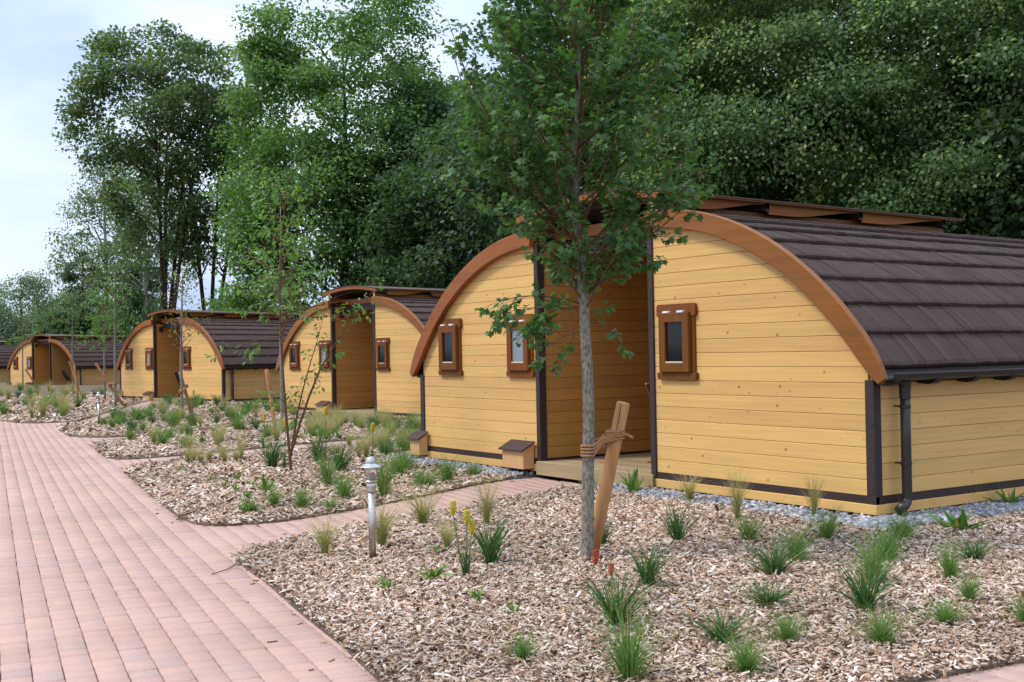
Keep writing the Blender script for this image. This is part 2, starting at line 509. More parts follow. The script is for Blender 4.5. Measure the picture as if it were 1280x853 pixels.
A_edge = [(-4.30, .35), (-4.18, -.35), (-3.73, -1.72), (-3.36, -2.6), (-3.2, -3.29), (-2.98, -3.9), (-2.73, -4.3), (-2.63, -4.68), (-2.40, -5.02), (-2.22, -5.24),
          (-1.85, -5.41), (-1.48, -5.47), (-.82, -5.57), (.23, -5.77), (1.19, -5.93), (2.03, -6.1), (2.7, -6.2), (3.15, -6.15), (3.45, -5.8), (3.52, -5.2), (3.58, -4.5), (3.66, -4.0), (3.74, -3.26), (3.95, -2), (4.3, 0), (5, 4)]
bedA = np.vstack([spline(A_edge, False), [(6, 14), (-4.3, 14)]])
B_edge = [(-5.72, .41), (-5.62, -.3), (-5.36, -1.03), (-4.76, -2.14), (-4.32, -3.03), (-4.0, -3.79), (-3.86, -4.3), (-3.92, -4.66), (-4.06, -4.9), (-4.4, -4.99), (-4.97, -4.94), (-5.81, -4.81), (-7.69, -4.5), (-8.51, -4.35), (-10.22, -4.03), (-10.9, -3.82),
          (-11.35, -3.35), (-11.62, -2.5), (-11.8, -1.4), (-12.1, 0), (-12.6, 3)]
bedB = np.vstack([spline(B_edge, False), [(-12.8, 14), (-5.72, 14)]])
C_edge = [(-14.2, 3), (-13.4, 0), (-12.9, -1.5), (-12.62, -2.6), (-12.55, -3.25), (-12.75, -3.5), (-13.34, -3.52), (-14.6, -3.33), (-15.7, -3.14), (-16.3, -2.98), (-16.83, -2.66), (-17.31, -2.04), (-17.9, -1.2), (-19, 1.5), (-20.6, 4.9)]
bedC = np.vstack([spline(C_edge, False), [(-20.6, 14), (-14.2, 14)]])
D_edge = [(-22.9, 4.9), (-20.4, 1.6), (-18.55, -.9), (-18.38, -1.9), (-18.83, -2.5), (-19.47, -2.64), (-20.5, -2.56), (-22.4, -2.28), (-23.7, -1.85), (-25.2, -.95), (-29, 1.5), (-37.9, 5.3)]
bedD = np.vstack([spline(D_edge, False), [(-37.9, 14), (-22.9, 14)]])
E_edge = [(-40.2, 5.2), (-32, 1.6), (-26.3, -.8), (-25.75, -1.5), (-25.9, -2.1), (-26.5, -2.4), (-28.4, -2.52), (-32, -2.7), (-38, -4.0), (-48, -8)]
bedE = np.vstack([spline(E_edge, False), [(-110, -22), (-110, 16), (-40.2, 16)]])
BEDS = [('mulch_bed', bedA), ('mulch_bed', bedB), ('mulch_bed', bedC), ('mulch_bed', bedD), ('mulch_bed', bedE)]


def flat_poly(name, poly, z, zlow, mat):
    n = len(poly)
    tri = tessellate_polygon([[Vector((x, y, 0)) for x, y in poly]])
    V = [(x, y, z) for x, y in poly] + [(x, y, zlow) for x, y in poly]
    F = [tuple(t) for t in tri] + [(i, n + i, n + (i + 1) % n, (i + 1) % n) for i in range(n)]
    return MB().add(V, F).build(name, mat)


for nm, poly in BEDS:
    tag(flat_poly(nm, poly, -.232, -.31, m_mulch), kind='structure')

# path slab (joint sand) below the pavers
path = MB().add([(*(P0 + U2 * -16 + N2 * 8), -.272), (*(P0 + U2 * -16 - N2 * 7.5), -.272), (*(P0 + U2 * 75 - N2 * 16), -.272), (*(P0 + U2 * 75 + N2 * 12), -.272)], [(0, 1, 2, 3)]).build('path', m_joint)
tag(path, kind='structure')


def side_strip(x0, x1):
    return [x0, x1]


def pavers():
    """rows along the path; returns centres, half sizes, jitter"""
    R = []
    pitch = .1555; gap = .0045
    k0, k1 = -30, 0
    for k in range(-44, 60):
        v0 = k * pitch                       # row spans v0..v0+pitch across (negative side: main path)
        s = -12.0 + random.random() * .2
        s1 = 62.0
        if k >= 0:
            # border course turned across, then the side paths carry on with the same rows
            pass
        while s < s1:
            L = random.choice((.157, .157, .208, .208))
            R.append((s, s + L, v0, v0 + pitch, k)); s += L
            if s > 30 and k < -26: break
    return R


PR = [r for r in pavers()]
# border: crosswise stones directly beside the long rows
for i in range(int(74 / .104)):
    s = -12 + i * .104
    PR.append((s, s + .104, .001, .208, 999))
PR = np.array(PR)
kk = PR[:, 4]
shift = np.where((kk >= 0) & (kk < 900), .2085, 0.0)       # side-path rows start behind the border
PR[:, 2] += shift; PR[:, 3] += shift
sm = (PR[:, 0] + PR[:, 1]) / 2; vm_ = (PR[:, 2] + PR[:, 3]) / 2
cen = P0 + sm[:, None] * U2 + vm_[:, None] * N2
keep = np.ones(len(PR), bool)
for nm, poly in BEDS:
    ins = inside(cen, poly)
    # keep a rim of pavers running in under the bed edge
    for dx, dy in ((.2, 0), (-.2, 0), (0, .2), (0, -.2)):
        ins &= inside(cen + [dx, dy], poly)
    keep &= ~ins
keep &= ~((kk > 5) & (kk < 900) & (cen[:, 0] > 5.5))
keep &= ~((cen[:, 1] > .02) & (cen[:, 0] > -9) & (cen[:, 0] < .1))
keep &= ~((cen[:, 1] > 4.8) & (cen[:, 0] < -17))
keep &= cen[:, 1] < 9
PR = PR[keep]; cen = cen[keep]; kk = kk[keep]
npv = len(PR)
pal = np.array([(.51, .345, .285), (.52, .352, .292), (.505, .345, .29), (.50, .34, .29), (.525, .35, .287), (.475, .338, .293)])
pc = pal[rng.choice(6, npv, p=[.28, .24, .16, .1, .16, .06])] * rng.uniform(.965, 1.035, (npv, 1)) * np.array([.93, .915, .92])


def paver_verts(r):
    s0, s1, v0, v1, _ = r
    g_, c = .002, .006
    dz = random.uniform(-.0025, .0025); j = [random.uniform(-.0022, .0022) for _ in range(4)]
    s0 += g_ + j[0]; s1 += -g_ + j[1]; v0 += g_ + j[2]; v1 += -g_ + j[3]
    z = GZ + dz
    V = []
    for (a, b, zz) in ((s0, v0, -.28), (s1, v0, -.28), (s1, v1, -.28), (s0, v1, -.28),
                       (s0, v0, z - .006), (s1, v0, z - .006), (s1, v1, z - .006), (s0, v1, z - .006),
                       (s0 + c, v0 + c, z), (s1 - c, v0 + c, z), (s1 - c, v1 - c, z), (s0 + c, v1 - c, z)):
        q = P0 + a * U2 + b * N2
        V.append((q[0], q[1], zz))
    return V


PF = np.array([(0, 1, 5, 4), (1, 2, 6, 5), (2, 3, 7, 6), (3, 0, 4, 7), (4, 5, 9, 8), (5, 6, 10, 9), (6, 7, 11, 10), (7, 4, 8, 11), (8, 9, 10, 11)])
PF = PF[:, ::-1]
cx = np.array([7.622, -8.906])
d = cen - cx
fwd = d @ np.array([-.83914, .54387]); rgt = d @ np.array([.54366, .83908])
vis = (fwd > 0) & (np.abs(rgt) < fwd * .425) & (fwd > 5.9)
order = np.argsort(np.where(vis, fwd, 1e9))
# a stone that lies under a bed is not among the separate ones
bedall = np.zeros(npv, bool)
for nm, poly in BEDS:
    bedall |= inside(cen, poly)
sel = [i for i in order if vis[i] and not bedall[i]][:298]
selset = set(sel)
for i in sel:
    V = paver_verts(PR[i])
    me = mesh_np('paver', V, PF, m_paver, np.tile(pc[i], (12, 1)))
    link(bpy.data.objects.new('paver', me), path)
rest = [i for i in range(npv) if i not in selset]
V = np.array([paver_verts(PR[i]) for i in rest]).reshape(-1, 3)
F = (PF[None] + 12 * np.arange(len(rest))[:, None, None]).reshape(-1, 4)
me = mesh_np('paving_stones', V, F, m_paver, np.repeat(pc[rest], 12, 0))
tag(link(bpy.data.objects.new('paving_stones', me), path), kind='stuff')

# thin edging strip that shows along the near bed
ed = spline([(-2.22, -5.26), (-1.85, -5.43), (-.82, -5.59), (.23, -5.79), (1.19, -5.95), (2.03, -6.12), (2.7, -6.22)], False)
mb = MB(); mb.tube([(x, y, -.245) for x, y in ed], .012, 5); e_o = mb.build('bed_edging', m_edge)
tag(e_o, 'thin dark edging strip along the brick path beside the nearest bark bed', 'edging')

# ------------------------------------------------------------------ bark chips and gravel (stuff)
def footprints(P):
    r = (P[:, 0] > -8.72) & (P[:, 0] < .06) & (P[:, 1] > -.06) & (P[:, 1] < 7)
    return r


def chips(poly, n, box, s0, s1, name, pw=1.0, zb=-.232):
    P = np.c_[rng.uniform(box[0], box[1], n), rng.uniform(box[2], box[3], n)]
    # small deviation past the edge now and then
    J = P + rng.normal(0, .04, P.shape)
    ok = inside(J, poly) & ~footprints(P)
    dd = P - cx; fw = dd @ np.array([-.83914, .54387]); rg = dd @ np.array([.54366, .83908])
    ok &= (fw > 4.5) & (np.abs(rg) < fw * .47 + .6)
    # thin out with distance (far chips get larger)
    ok &= rng.random(n) < np.clip((8.0 / np.maximum(fw, 1)) ** pw, 0, 1)
    # gravel band round the first cabin stays clear
    wob = .06 * np.sin(P[:, 0] * 3.1) + .05 * np.sin(P[:, 0] * 7.7 + 1)
    gb = ((P[:, 0] > -9.2) & (P[:, 0] < .45 + wob) & (P[:, 1] > -.42 + wob) & (P[:, 1] < 8))
    ok &= ~(gb & (rng.random(n) < .93))
    P = P[ok]; fw = fw[ok]; n = len(P)
    L = rng.uniform(s0, s1, n) * (np.clip(fw / 8, .9, 5) ** .42) * rng.choice([1, .7, 1.5], n, p=[.6, .28, .12])
    W = L * rng.uniform(.2, .48, n); T = rng.uniform(.003, .007, n) * np.clip(fw / 8, 1, 2)
    yaw = rng.uniform(0, 2 * np.pi, n); pit = rng.normal(0, .3, n); rol = rng.normal(0, .35, n)
    ax = np.c_[np.cos(yaw) * np.cos(pit), np.sin(yaw) * np.cos(pit), np.sin(pit)]
    sx = np.c_[-np.sin(yaw), np.cos(yaw), np.zeros(n)]; up = np.cross(ax, sx)
    sx2 = sx * np.cos(rol)[:, None] + up * np.sin(rol)[:, None]; up2 = np.cross(ax, sx2)
    z = zb + rng.uniform(.0, .03, n) + np.abs(np.sin(pit)) * L * .35
    c = np.c_[P, z]
    tp = rng.uniform(.35, 1, n); tq = rng.uniform(.35, 1, n)
    V = []
    rdg = rng.uniform(-.75, .75, n)
    for sl, sw, su in ((-1, -1, 0), (1, -1, 0), (1, 1, 0), (-1, 1, 0), (-.86, None, 1), (.86, None, 1)):
        k = (tp if sl > 0 else tq)
        sw_ = rdg if sw is None else sw
        V.append(c + ax * (sl * L / 2)[:, None] + sx2 * (sw_ * W / 2 * k)[:, None] + up2 * (su * T * 1.25)[:, None])
    V = np.stack(V, 1).reshape(-1, 3)
    Fq = np.array([(0, 1, 5, 4), (2, 3, 4, 5)]); Ft = np.array([(1, 2, 5), (3, 0, 4)])
    F = [(Fq[None] + 6 * np.arange(n)[:, None, None]).reshape(-1, 4), (Ft[None] + 6 * np.arange(n)[:, None, None]).reshape(-1, 3)]
    palc = np.array([(.47, .375, .315), (.56, .485, .43), (.37, .27, .205), (.26, .17, .12), (.15, .095, .065), (.42, .285, .185), (.68, .63, .58), (.07, .045, .033)])
    cc = palc[rng.choice(8, n, p=[.20, .17, .17, .15, .11, .07, .07, .06])] * rng.uniform(.85, 1.12, (n, 1))
    x_, y_ = P[:, 0], P[:, 1]
    damp = np.sin(x_ * 1.7 + 2 * np.sin(y_ * .9)) + np.sin(y_ * 2.3 + 1.5 * np.sin(x_ * 1.3 + 1)) + .7 * np.sin(x_ * 4.1 + y_ * 3.7) + .5 * np.sin(x_ * 9 - y_ * 7.3)
    cc = cc * np.array([1.08, 1.02, .96]) * np.clip(.97 + .075 * damp, .7, 1.14)[:, None]
    me = mesh_np(name, V, F, m_chip, np.repeat(cc, 6, 0))
    tag(link(bpy.data.objects.new(name, me)), kind='stuff')
    return n


nchips = 0
nchips += chips(bedA, 300000, (-5, 4.6, -6.4, 2.5), .022, .052, 'bark_mulch', 1.2)
nchips += chips(bedB, 110000, (-12.8, -3.6, -5.2, 5), .036, .07, 'bark_mulch', 1.0)
nchips += chips(bedC, 34000, (-22, -12.4, -3.7, 6), .045, .08, 'bark_mulch', .5)
nchips += chips(bedD, 30000, (-37, -18, -2.9, 6), .05, .09, 'bark_mulch', .4)
nchips += chips(bedE, 26000, (-52, -25.5, -6, 6), .06, .11, 'bark_mulch', .3)


def stones(n, box_fn, s0, s1, name, zf):
    P = box_fn(n); n = len(P)
    s = rng.uniform(s0, s1, n)
    base = np.array([(-1, -1, -.7), (1, -1, -.7), (1, 1, -.7), (-1, 1, -.7), (-.7, -.7, .7), (.7, -.7, .7), (.7, .7, .7), (-.7, .7, .7)], float) * .5
    V = base[None] * s[:, None, None] * rng.uniform(.6, 1.25, (n, 1, 3)) + rng.normal(0, .09, (n, 8, 3)) * s[:, None, None]
    a = rng.uniform(0, 6.28, n); ca, sa = np.cos(a), np.sin(a)
    t = rng.normal(0, .5, n); ct, st_ = np.cos(t), np.sin(t)
    x, y, z = V[..., 0], V[..., 1], V[..., 2]
    y2 = y * ct[:, None] - z * st_[:, None]; z2 = y * st_[:, None] + z * ct[:, None]
    V = np.stack([x * ca[:, None] - y2 * sa[:, None], x * sa[:, None] + y2 * ca[:, None], z2], -1)
    V += np.c_[P, zf(P) + rng.uniform(-.008, .012, n)][:, None]
    Fq = np.array([(0, 3, 2, 1), (4, 5, 6, 7), (0, 1, 5, 4), (1, 2, 6, 5), (2, 3, 7, 6), (3, 0, 4, 7)])
    F = (Fq[None] + 8 * np.arange(n)[:, None, None]).reshape(-1, 4)
    palc = np.array([(.30, .30, .325), (.20, .21, .235), (.42, .42, .44), (.52, .52, .53), (.12, .125, .14), (.33, .29, .26)])
    cc = palc[rng.choice(6, n, p=[.28, .24, .2, .1, .1, .08])] * rng.uniform(.85, 1.15, (n, 1))
    me = mesh_np(name, V.reshape(-1, 3), F, m_stone, np.repeat(cc, 8, 0))
    tag(link(bpy.data.objects.new(name, me)), kind='stuff')


gv = MB()
gv.box(-9.2, -5.6, -.46, .05, -.3, -.222); gv.box(-3.9, .42, -.46, .05, -.3, -.222); gv.box(-.02, .5, .05, 8, -.3, -.221)
tag(gv.build('gravel_strip', m_gravel_base), kind='structure')


def gbox(n):
    A = np.c_[rng.uniform(-9.3, .5, n // 2), rng.uniform(-.52, -.02, n // 2)]
    wob = .07 * np.sin(A[:, 0] * 3.1) + .05 * np.sin(A[:, 0] * 7.7 + 1)
    A = A[(A[:, 1] > -.42 + wob) & ~((A[:, 0] > -5.66) & (A[:, 0] < -4.0))]
    B = np.c_[rng.uniform(.0, .52, n // 2), rng.uniform(-.45, 5.5, n // 2)]
    return np.vstack([A, B])


stones(11000, gbox, .025, .055, 'gravel', lambda P: -.212 + .02 * np.clip(1 + np.minimum(P[:, 1], 0) / .4, 0, 1))

# ------------------------------------------------------------------ cabins
XW = 8.66; XM = -XW - 0.0          # facade runs from x = -8.66 to 0
XR, XL = -3.13, -5.53              # edges of the recess
AXR = -3.15; ZC = -1.085           # arc centre of the right half
PH = .15


def mir(x):
    return -XW - x


def arc_x(z, R):
    t = R * R - (z - ZC) ** 2
    return AXR + math.sqrt(t) if t > 0 else AXR


def plank_yz(y0, y1, zb, zt, x0, xfun, side=1, t=.02, c=.0045):
    """plank lying in an x-direction, front face at y0 (facing -y)"""
    prof = [(y1, zb + .0015), (y0 + c, zb + .0015), (y0, zb + .0015 + c), (y0, zt - .0015 - c), (y0 + c, zt - .0015), (y1, zt - .0015)]
    V = []
    for (y, z) in prof:
        V.append((x0, y, z))
    for (y, z) in prof:
        V.append((xfun(z), y, z))
    n = 6
    F = [tuple(reversed(range(n))), tuple(range(n, 2 * n))] + [(i, (i + 1) % n, n + (i + 1) % n, n + i) for i in range(n)]
    return V, F


def plank_obj(V, F, mat, parent, mirror=False):
    if mirror:
        V = [(mir(x), y, z) for x, y, z in V]
    return MB().add(V, F).build('plank', mat, parent)


def plank_side(xf, sgn, ya, yb, zb, zt, mat, parent, t=.02, c=.0045):
    """plank along y, face at x = xf looking along sgn*x"""
    prof = [(xf - sgn * t, zb + .0015), (xf - sgn * c, zb + .0015), (xf, zb + .0015 + c), (xf, zt - .0015 - c), (xf - sgn * c, zt - .0015), (xf - sgn * t, zt - .0015)]
    V = [(x, ya, z) for x, z in prof] + [(x, yb, z) for x, z in prof]
    n = 6
    F = [tuple(range(n)), tuple(reversed(range(n, 2 * n)))] + [(i, n + i, n + (i + 1) % n, (i + 1) % n) for i in range(n)]
    return MB().add(V, F).build('plank', mat, parent)


def arc_slab(mb, Ri, Ro, a0, a1, y0, y1, mirror=False, n=14, round_end=0.0):
    inner = [(AXR + Ri * math.cos(math.radians(a)), ZC + Ri * math.sin(math.radians(a))) for a in np.linspace(a0, a1, n)]
    outer = [(AXR + Ro * math.cos(math.radians(a)), ZC + Ro * math.sin(math.radians(a))) for a in np.linspace(a1, a0, n)]
    if mirror:
        inner = [(mir(x), z) for x, z in inner]; outer = [(mir(x), z) for x, z in outer]
    ring = inner + outer
    m = len(ring)
    V = [(x, y0, z) for x, z in ring] + [(x, y1, z) for x, z in ring]
    F = []
    for i in range(n - 1):
        a, b = i, i + 1; c_, d_ = m - 2 - i, m - 1 - i
        F += [(a, b, c_, d_), (m + a, m + d_, m + c_, m + b)]
    F += [(i, m + i, m + (i + 1) % m, (i + 1) % m) for i in range(m)]
    return mb.add(V, F)


def barge(mb, a0, a1, y0, y1, mirror, Ri=3.85, Ro=4.06, n=26, c=.008):
    """curved gable board with softened arrises and a rounded lower end"""
    A = np.linspace(a0, a1, n)
    rings = []
    for i, a in enumerate(A):
        ri, ro = Ri, Ro
        if i < 3:                      # round the tip
            k = [.06, .022, .006][i]
            ri += k; ro -= k
        ca, sa = math.cos(math.radians(a)), math.sin(math.radians(a))
        ring = []
        for r, y in ((ri + c, y0), (ro - c, y0), (ro, y0 + c), (ro, y1 - c), (ro - c, y1), (ri + c, y1), (ri, y1 - c), (ri, y0 + c)):
            x = AXR + r * ca; z = ZC + r * sa
            ring.append((mir(x) if mirror else x, y, z))
        rings.append(ring)
    V = [q for r in rings for q in r]
    F = [tuple(range(8)), tuple(reversed(range((n - 1) * 8, n * 8)))]
    for i in range(n - 1):
        for k in range(8):
            j = (k + 1) % 8
            F.append((i * 8 + k, (i + 1) * 8 + k, (i + 1) * 8 + j, i * 8 + j))
    return mb.add(V, F)


def shingle_piece(mb, a0, a1, y0, y1, dr, mirror=False):
    """one roofing strip: raised rounded nose at its lower edge"""
    sec = []
    am = a0 + .35
    for a, r in ((a0 + .05, 3.985), (a0, 4.012 + dr), (a0 + .12, 4.034 + dr), (am + .3, 4.040 + dr), (a0 + 2.8, 4.022 + dr), (a1 + .5, 3.996 + dr), (a1 + .5, 3.972), (a0 + 2.8, 3.972)):
        x = AXR + r * math.cos(math.radians(a)); z = ZC + r * math.sin(math.radians(a))
        sec.append((mir(x) if mirror else x, z))
    mb.prism(sec, 'y', y0, y1)


def window(parent, cxw, pane_mat, z0=1.06, z1=1.90, yf=0.0, sw=.65, label=None):
    b = MB(); x0, x1 = cxw - sw / 2, cxw + sw / 2
    b.ring(x0 + .035, x1 - .035, z0 + .02, z1 - .03, .085, yf - .03, yf + .01)
    win = b.build('window', m_orz, parent)
    h = MB()
    r = .035
    poly = [(x0, z1 - .125), (x0 + .02, z1 - .14), (x1 - .02, z1 - .14), (x1, z1 - .125), (x1, z1 - r), (x1 - .01, z1 - .01), (x1 - r, z1), (x0 + r, z1), (x0 + .01, z1 - .01), (x0, z1 - r)]
    h.prism(poly, 'y', yf - .042, yf + .012); h.build('window_header', m_orz, win)
    s = MB()
    poly = [(x0, z0 + .075), (x0, z0 + .02), (x0 + .02, z0), (x1 - .02, z0), (x1, z0 + .02), (x1, z0 + .075)]
    s.prism(poly, 'y', yf - .045, yf + .012); s.build('window_sill', m_orz, win)
    sx0, sx1, sz0, sz1 = cxw - .25, cxw + .25, z0 + .082, z1 - .10
    sh = MB(); yb = yf - .082
    st = .105
    sh.ring(sx0, sx1, sz0, sz1, st, yb, yf - .031, .006)
    sh.build('sash', m_orz, win)
    p = MB(); p.box(sx0 + st - .01, sx1 - st + .01, yf - .055, yf - .045, sz0 + st - .01, sz1 - st + .01); p.build('pane', pane_mat, win)
    bd = MB(); bd.box(sx0 + st - .001, sx1 - st + .001, yf - .075, yf - .056, sz0 + st, sz0 + st + .014); bd.build('glazing_bead', m_bead, win)
    for hx in (cxw - .12, cxw + .12):
        hg = MB(); hg.box(hx - .05, hx + .05, yf - .09, yf - .04, sz1 - .002, sz1 + .022, .004); hg.build('hinge', m_hinge, win)
    return win


LEN = 6.85


def cabin(fine=False, terrace=False):
    root = empty('wooden_cabin')
    # ---- front walls
    for mirror in (False, True):
        if terrace and not mirror:
            yf = 1.5
        else:
            yf = 0.0
        zz = np.linspace(-.07, 2.8, 30)
        poly = [(XR, -.07)] + [(min(-.02, arc_x(z, 3.9)), z) for z in zz] + [(XR, 2.8)]
        if mirror: poly = [(mir(x), z) for x, z in poly]
        wb = MB(); wb.prism(poly, 'y', yf + .021, yf + .10)
        fw = wb.build('front_wall', m_back, root)
        for i in range(20):
            zb, zt = i * PH, (i + 1) * PH
            if zb > 2.76: break
            zt = min(zt, 2.81)
            xf = lambda z: min(-.06, arc_x(z, 3.93))
            V, F = plank_yz(yf, yf + .02, zb, zt, XR - .03, xf)
            plank_obj(V, F, m_px, fw, mirror)
        # base
        bb = MB(); x0, x1 = XR - .02, .03
        if mirror: x0, x1 = mir(x1), mir(x0)
        bb.box(x0, x1, yf - .03, yf + .03, -.165, -.072, .004); bb.build('base_board', m_px, root)
        bd = MB(); bd.box(x0 + .01, x1 - .01, yf - .012, yf + .03, -.0715, -.001); bd.build('base_band', m_brown_w, root)
    # ---- posts
    for mirror in (False, True):
        for (x0, x1, y0, y1, zt) in ((-.085, .02, -.022, .078, 1.08), (XR - .08, XR + .004, -.025, .085, 2.80), (-.06, .02, LEN - .05, LEN + .02, 1.12)):
            a, b_ = (x0, x1) if not mirror else (mir(x1), mir(x0))
            p = MB(); p.box(a, b_, y0, y1, -.0716, zt, .004); p.build('corner_post', m_brown, root)
    # ---- recess
    D = 3.6
    for x, sg in ((XL + .035, 1), (XR - .035, -1)):
        b = MB(); b.box(min(x, x - sg * .08), max(x, x - sg * .08) if False else max(x, x - sg * .08), .085, D, -.03, 2.8)
        o = b.build('recess_wall', m_back, root)
        for i in range(19):
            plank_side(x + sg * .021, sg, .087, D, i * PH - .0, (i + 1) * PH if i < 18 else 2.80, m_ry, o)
    b = MB(); b.box(XL, XR, D, D + .08, -.03, 2.8); bw = b.build('recess_back_wall', m_back, root)
    for i in range(19):
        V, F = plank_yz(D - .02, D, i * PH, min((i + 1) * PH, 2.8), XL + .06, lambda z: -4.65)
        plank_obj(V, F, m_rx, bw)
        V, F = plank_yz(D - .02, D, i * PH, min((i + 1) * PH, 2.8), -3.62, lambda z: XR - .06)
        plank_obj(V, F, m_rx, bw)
    d_ = MB(); d_.box(-4.62, -3.66, D - .03, D, 0, 2.1, .004); dr = d_.build('door', m_orz, root)
    dg = MB(); dg.box(-4.45, -3.83, D - .036, D - .029, .5, 1.95); dg.build('door_glass', m_doorglass, dr)
    dh = MB(); dh.tube([(-3.74, D - .03, 1.0), (-3.74, D - .08, 1.0), (-3.86, D - .08, 1.0)], .01, 6); dh.build('handle', m_steel, dr)
    # skirting below the recess planks
    for x, sg in ((XL + .035, 1), (XR - .035, -1)):
        s = MB(); s.box(min(x, x + sg * .026), max(x, x + sg * .026), .10, D - .03, -.028, 0.0); s.build('recess_skirting', m_brown, root)
    # ---- porch
    pf = MB(); pf.box(XL + .02, XR - .02, -.02, D, -.11, -.062); po = pf.build('porch_floor', m_void, root)
    y = -.045
    while y < D - .05:
        k = MB(); k.box(XL + .03, XR - .03, y, y + .14, -.058, -.028 + random.uniform(-.001, .001), .004); k.build('deck_board', m_deck, po); y += .145
    k = MB(); k.box(XL + .04, XR - .0, -.075, -.048, -.20, -.030, .004); k.build('porch_fascia', m_deck, root)
    # ceiling and lintel
    c_ = MB(); c_.box(XL + .02, XR - .02, .45, D, 2.80, 2.83); c_.build('recess_ceiling', m_brown_w, root)
    l_ = MB(); l_.box(XL + .03, XR - .005, .30, .35, 2.84, 2.985, .004); l_.build('lintel', m_or, root)
    h_ = MB(); h_.box(XL + .06, XR - .05, .36, .44, 2.66, 2.835); h_.build('lintel_shade', m_brown, root)  # dark board whose colour stands for the shade below the lintel
    lm = MB(); lm.box(XL + .057, XL + .15, .20, .32, 2.50, 2.68, .01); lm.build('wall_lamp', m_black, root)
    # ---- side and back walls
    for x, sg in ((0, 1), (-XW, -1)):
        b = MB(); b.box(min(x - sg * .022, x - sg * .1), max(x - sg * .022, x - sg * .1), .05, LEN, -.07, 1.12); o = b.build('side_wall', m_back, root)
        for i in range(7):
            plank_side(x, sg, .08, LEN - .02, i * PH, (i + 1) * PH, m_py, o)
        b = MB(); b.box(min(x - sg * .04, x + sg * .03), max(x - sg * .04, x + sg * .03), .031, LEN, -.165, -.072, .004); b.build('base_board', m_py, root)
        b = MB(); b.box(min(x - sg * .03, x + sg * .012), max(x - sg * .03, x + sg * .012), .031, LEN, -.0715, -.001); b.build('base_band', m_brown_w, root)
    for mirror in (False, True):
        zz = np.linspace(-.07, 2.8, 16)
        poly = [(AXR - 1.25, -.16)] + [(min(-.02, arc_x(z, 3.9)), z) for z in zz] + [(AXR - 1.25, 2.81)]
        if mirror: poly = [(mir(x) + (.006 if i in (0, len(poly) - 1) else 0), z) for i, (x, z) in enumerate(poly)]
        b = MB(); b.prism(poly, 'y', LEN - .06, LEN); b.build('back_wall', m_px, root)
    pl = MB(); pl.box(-XW + .12, -.12, .15, LEN - .1, -.34, -.12); pl.build('underfloor_shade', m_void, root)  # near-black box: shade of the void under the cabin put into colour
    # ---- roof
    for mirror in (False, True):
        b = MB(); arc_slab(b, 3.91, 3.970, 34.0, 90.0, -.03, LEN + .02, mirror)
        rf = b.build('roof', m_brown_w, root)
        a = 34.7; st = 5.68
        for i in range(10):
            a0, a1 = a + i * st, min(a + (i + 1) * st, 90.2)
            if i == 9: a1 = 90.0
            y = -.025
            ysplit = 5.3 if (fine and not mirror and i < 6) else -1
            joined = MB()
            r2 = random.Random(100 + i * 7 + mirror)
            while y < LEN - .02:
                wd = r2.choice((.07, .085, .10, .12, .14, .155)) * (1.12 if fine else 1.5)
                y2 = min(y + wd, LEN)
                dr = r2.uniform(-.0045, .0045)
                aj = r2.uniform(-.06, .06)
                if y < ysplit:
                    q = MB(); shingle_piece(q, a0 + aj, a1, y + .0025, y2 - .0025, dr, mirror); q.build('shingle', m_shingle, rf)
                else:
                    shingle_piece(joined, a0 + aj, a1, y + .0025, y2 - .0025, dr, mirror)
                y = y2
            if joined.v:
                o = joined.build('shingle_course', m_shingle, rf); o['kind'] = 'stuff'
        # gable boards front and back
        for (y0, y1) in ((-.10, -.028), (LEN + .025, LEN + .095)):
            b = MB(); barge(b, 33.0, 90.0, y0, y1, mirror); b.build('gable_board', m_or, root)
        # gutter
        gx, gz = .205, 1.105
        sec = []
        for k in range(9):
            t_ = math.pi * k / 8
            sec.append((gx - .062 * math.cos(t_), gz + .03 - .062 * math.sin(t_)))
        sec2 = [(gx + .052 * math.cos(math.pi * k / 8), gz + .03 - .052 * math.sin(math.pi * k / 8)) for k in range(9)]
        poly = sec + sec2
        # lip
        if mirror: poly = [(mir(x), z) for x, z in poly]
        n = len(poly); V = [(x, -.02, z) for x, z in poly] + [(x, LEN, z) for x, z in poly]
        F = [(i, n + i, n + (i + 1) % n, (i + 1) % n) for i in range(n)]
        for e in (0, n):
            F += [(e + i, e + i + 1, e + n - 2 - i, e + n - 1 - i) for i in range(8)]
        gm = MB().add(V, F)
        xl = gx + .062 if not mirror else mir(gx + .062)
        gm.tube([(xl, -.02, gz + .032), (xl, LEN, gz + .032)], .008, 6)
        gt = gm.build('gutter', m_gut, root)
        # fascia behind the gutter and rafter ends below
        f_ = MB(); x0, x1 = (.06, .125) if not mirror else (mir(.125), mir(.06))
        f_.box(x0, x1, -.02, LEN, 1.06, 1.165); f_.build('eaves_board', m_black, root)
        yy = .02
        while yy < LEN - .1:
            t0 = MB()
            prof = [(.02, 1.11), (.02, 1.035), (.14, 1.025), (.20, 1.04), (.235, 1.075), (.235, 1.085), (.02, 1.11)][:-1]
            if mirror: prof = [(mir(x), z) for x, z in prof]
            t0.prism(prof, 'y', yy, yy + .09); t0.build('rafter_end', m_black, root); yy += .578
        # downpipe
        px = .125 if not mirror else mir(.125)
        ox = .19 if not mirror else mir(.19)
        sgx = 1 if not mirror else -1
        dp = MB(); dp.tube([(px, .285, 1.06), (px, .285, .5), (px, .285, -.02), (px, .275, -.055), (px + sgx * .01, .235, -.085), (px + sgx * .015, .15, -.125)], .047, 14)
        dpo = dp.build('downpipe', m_gut, root, True)
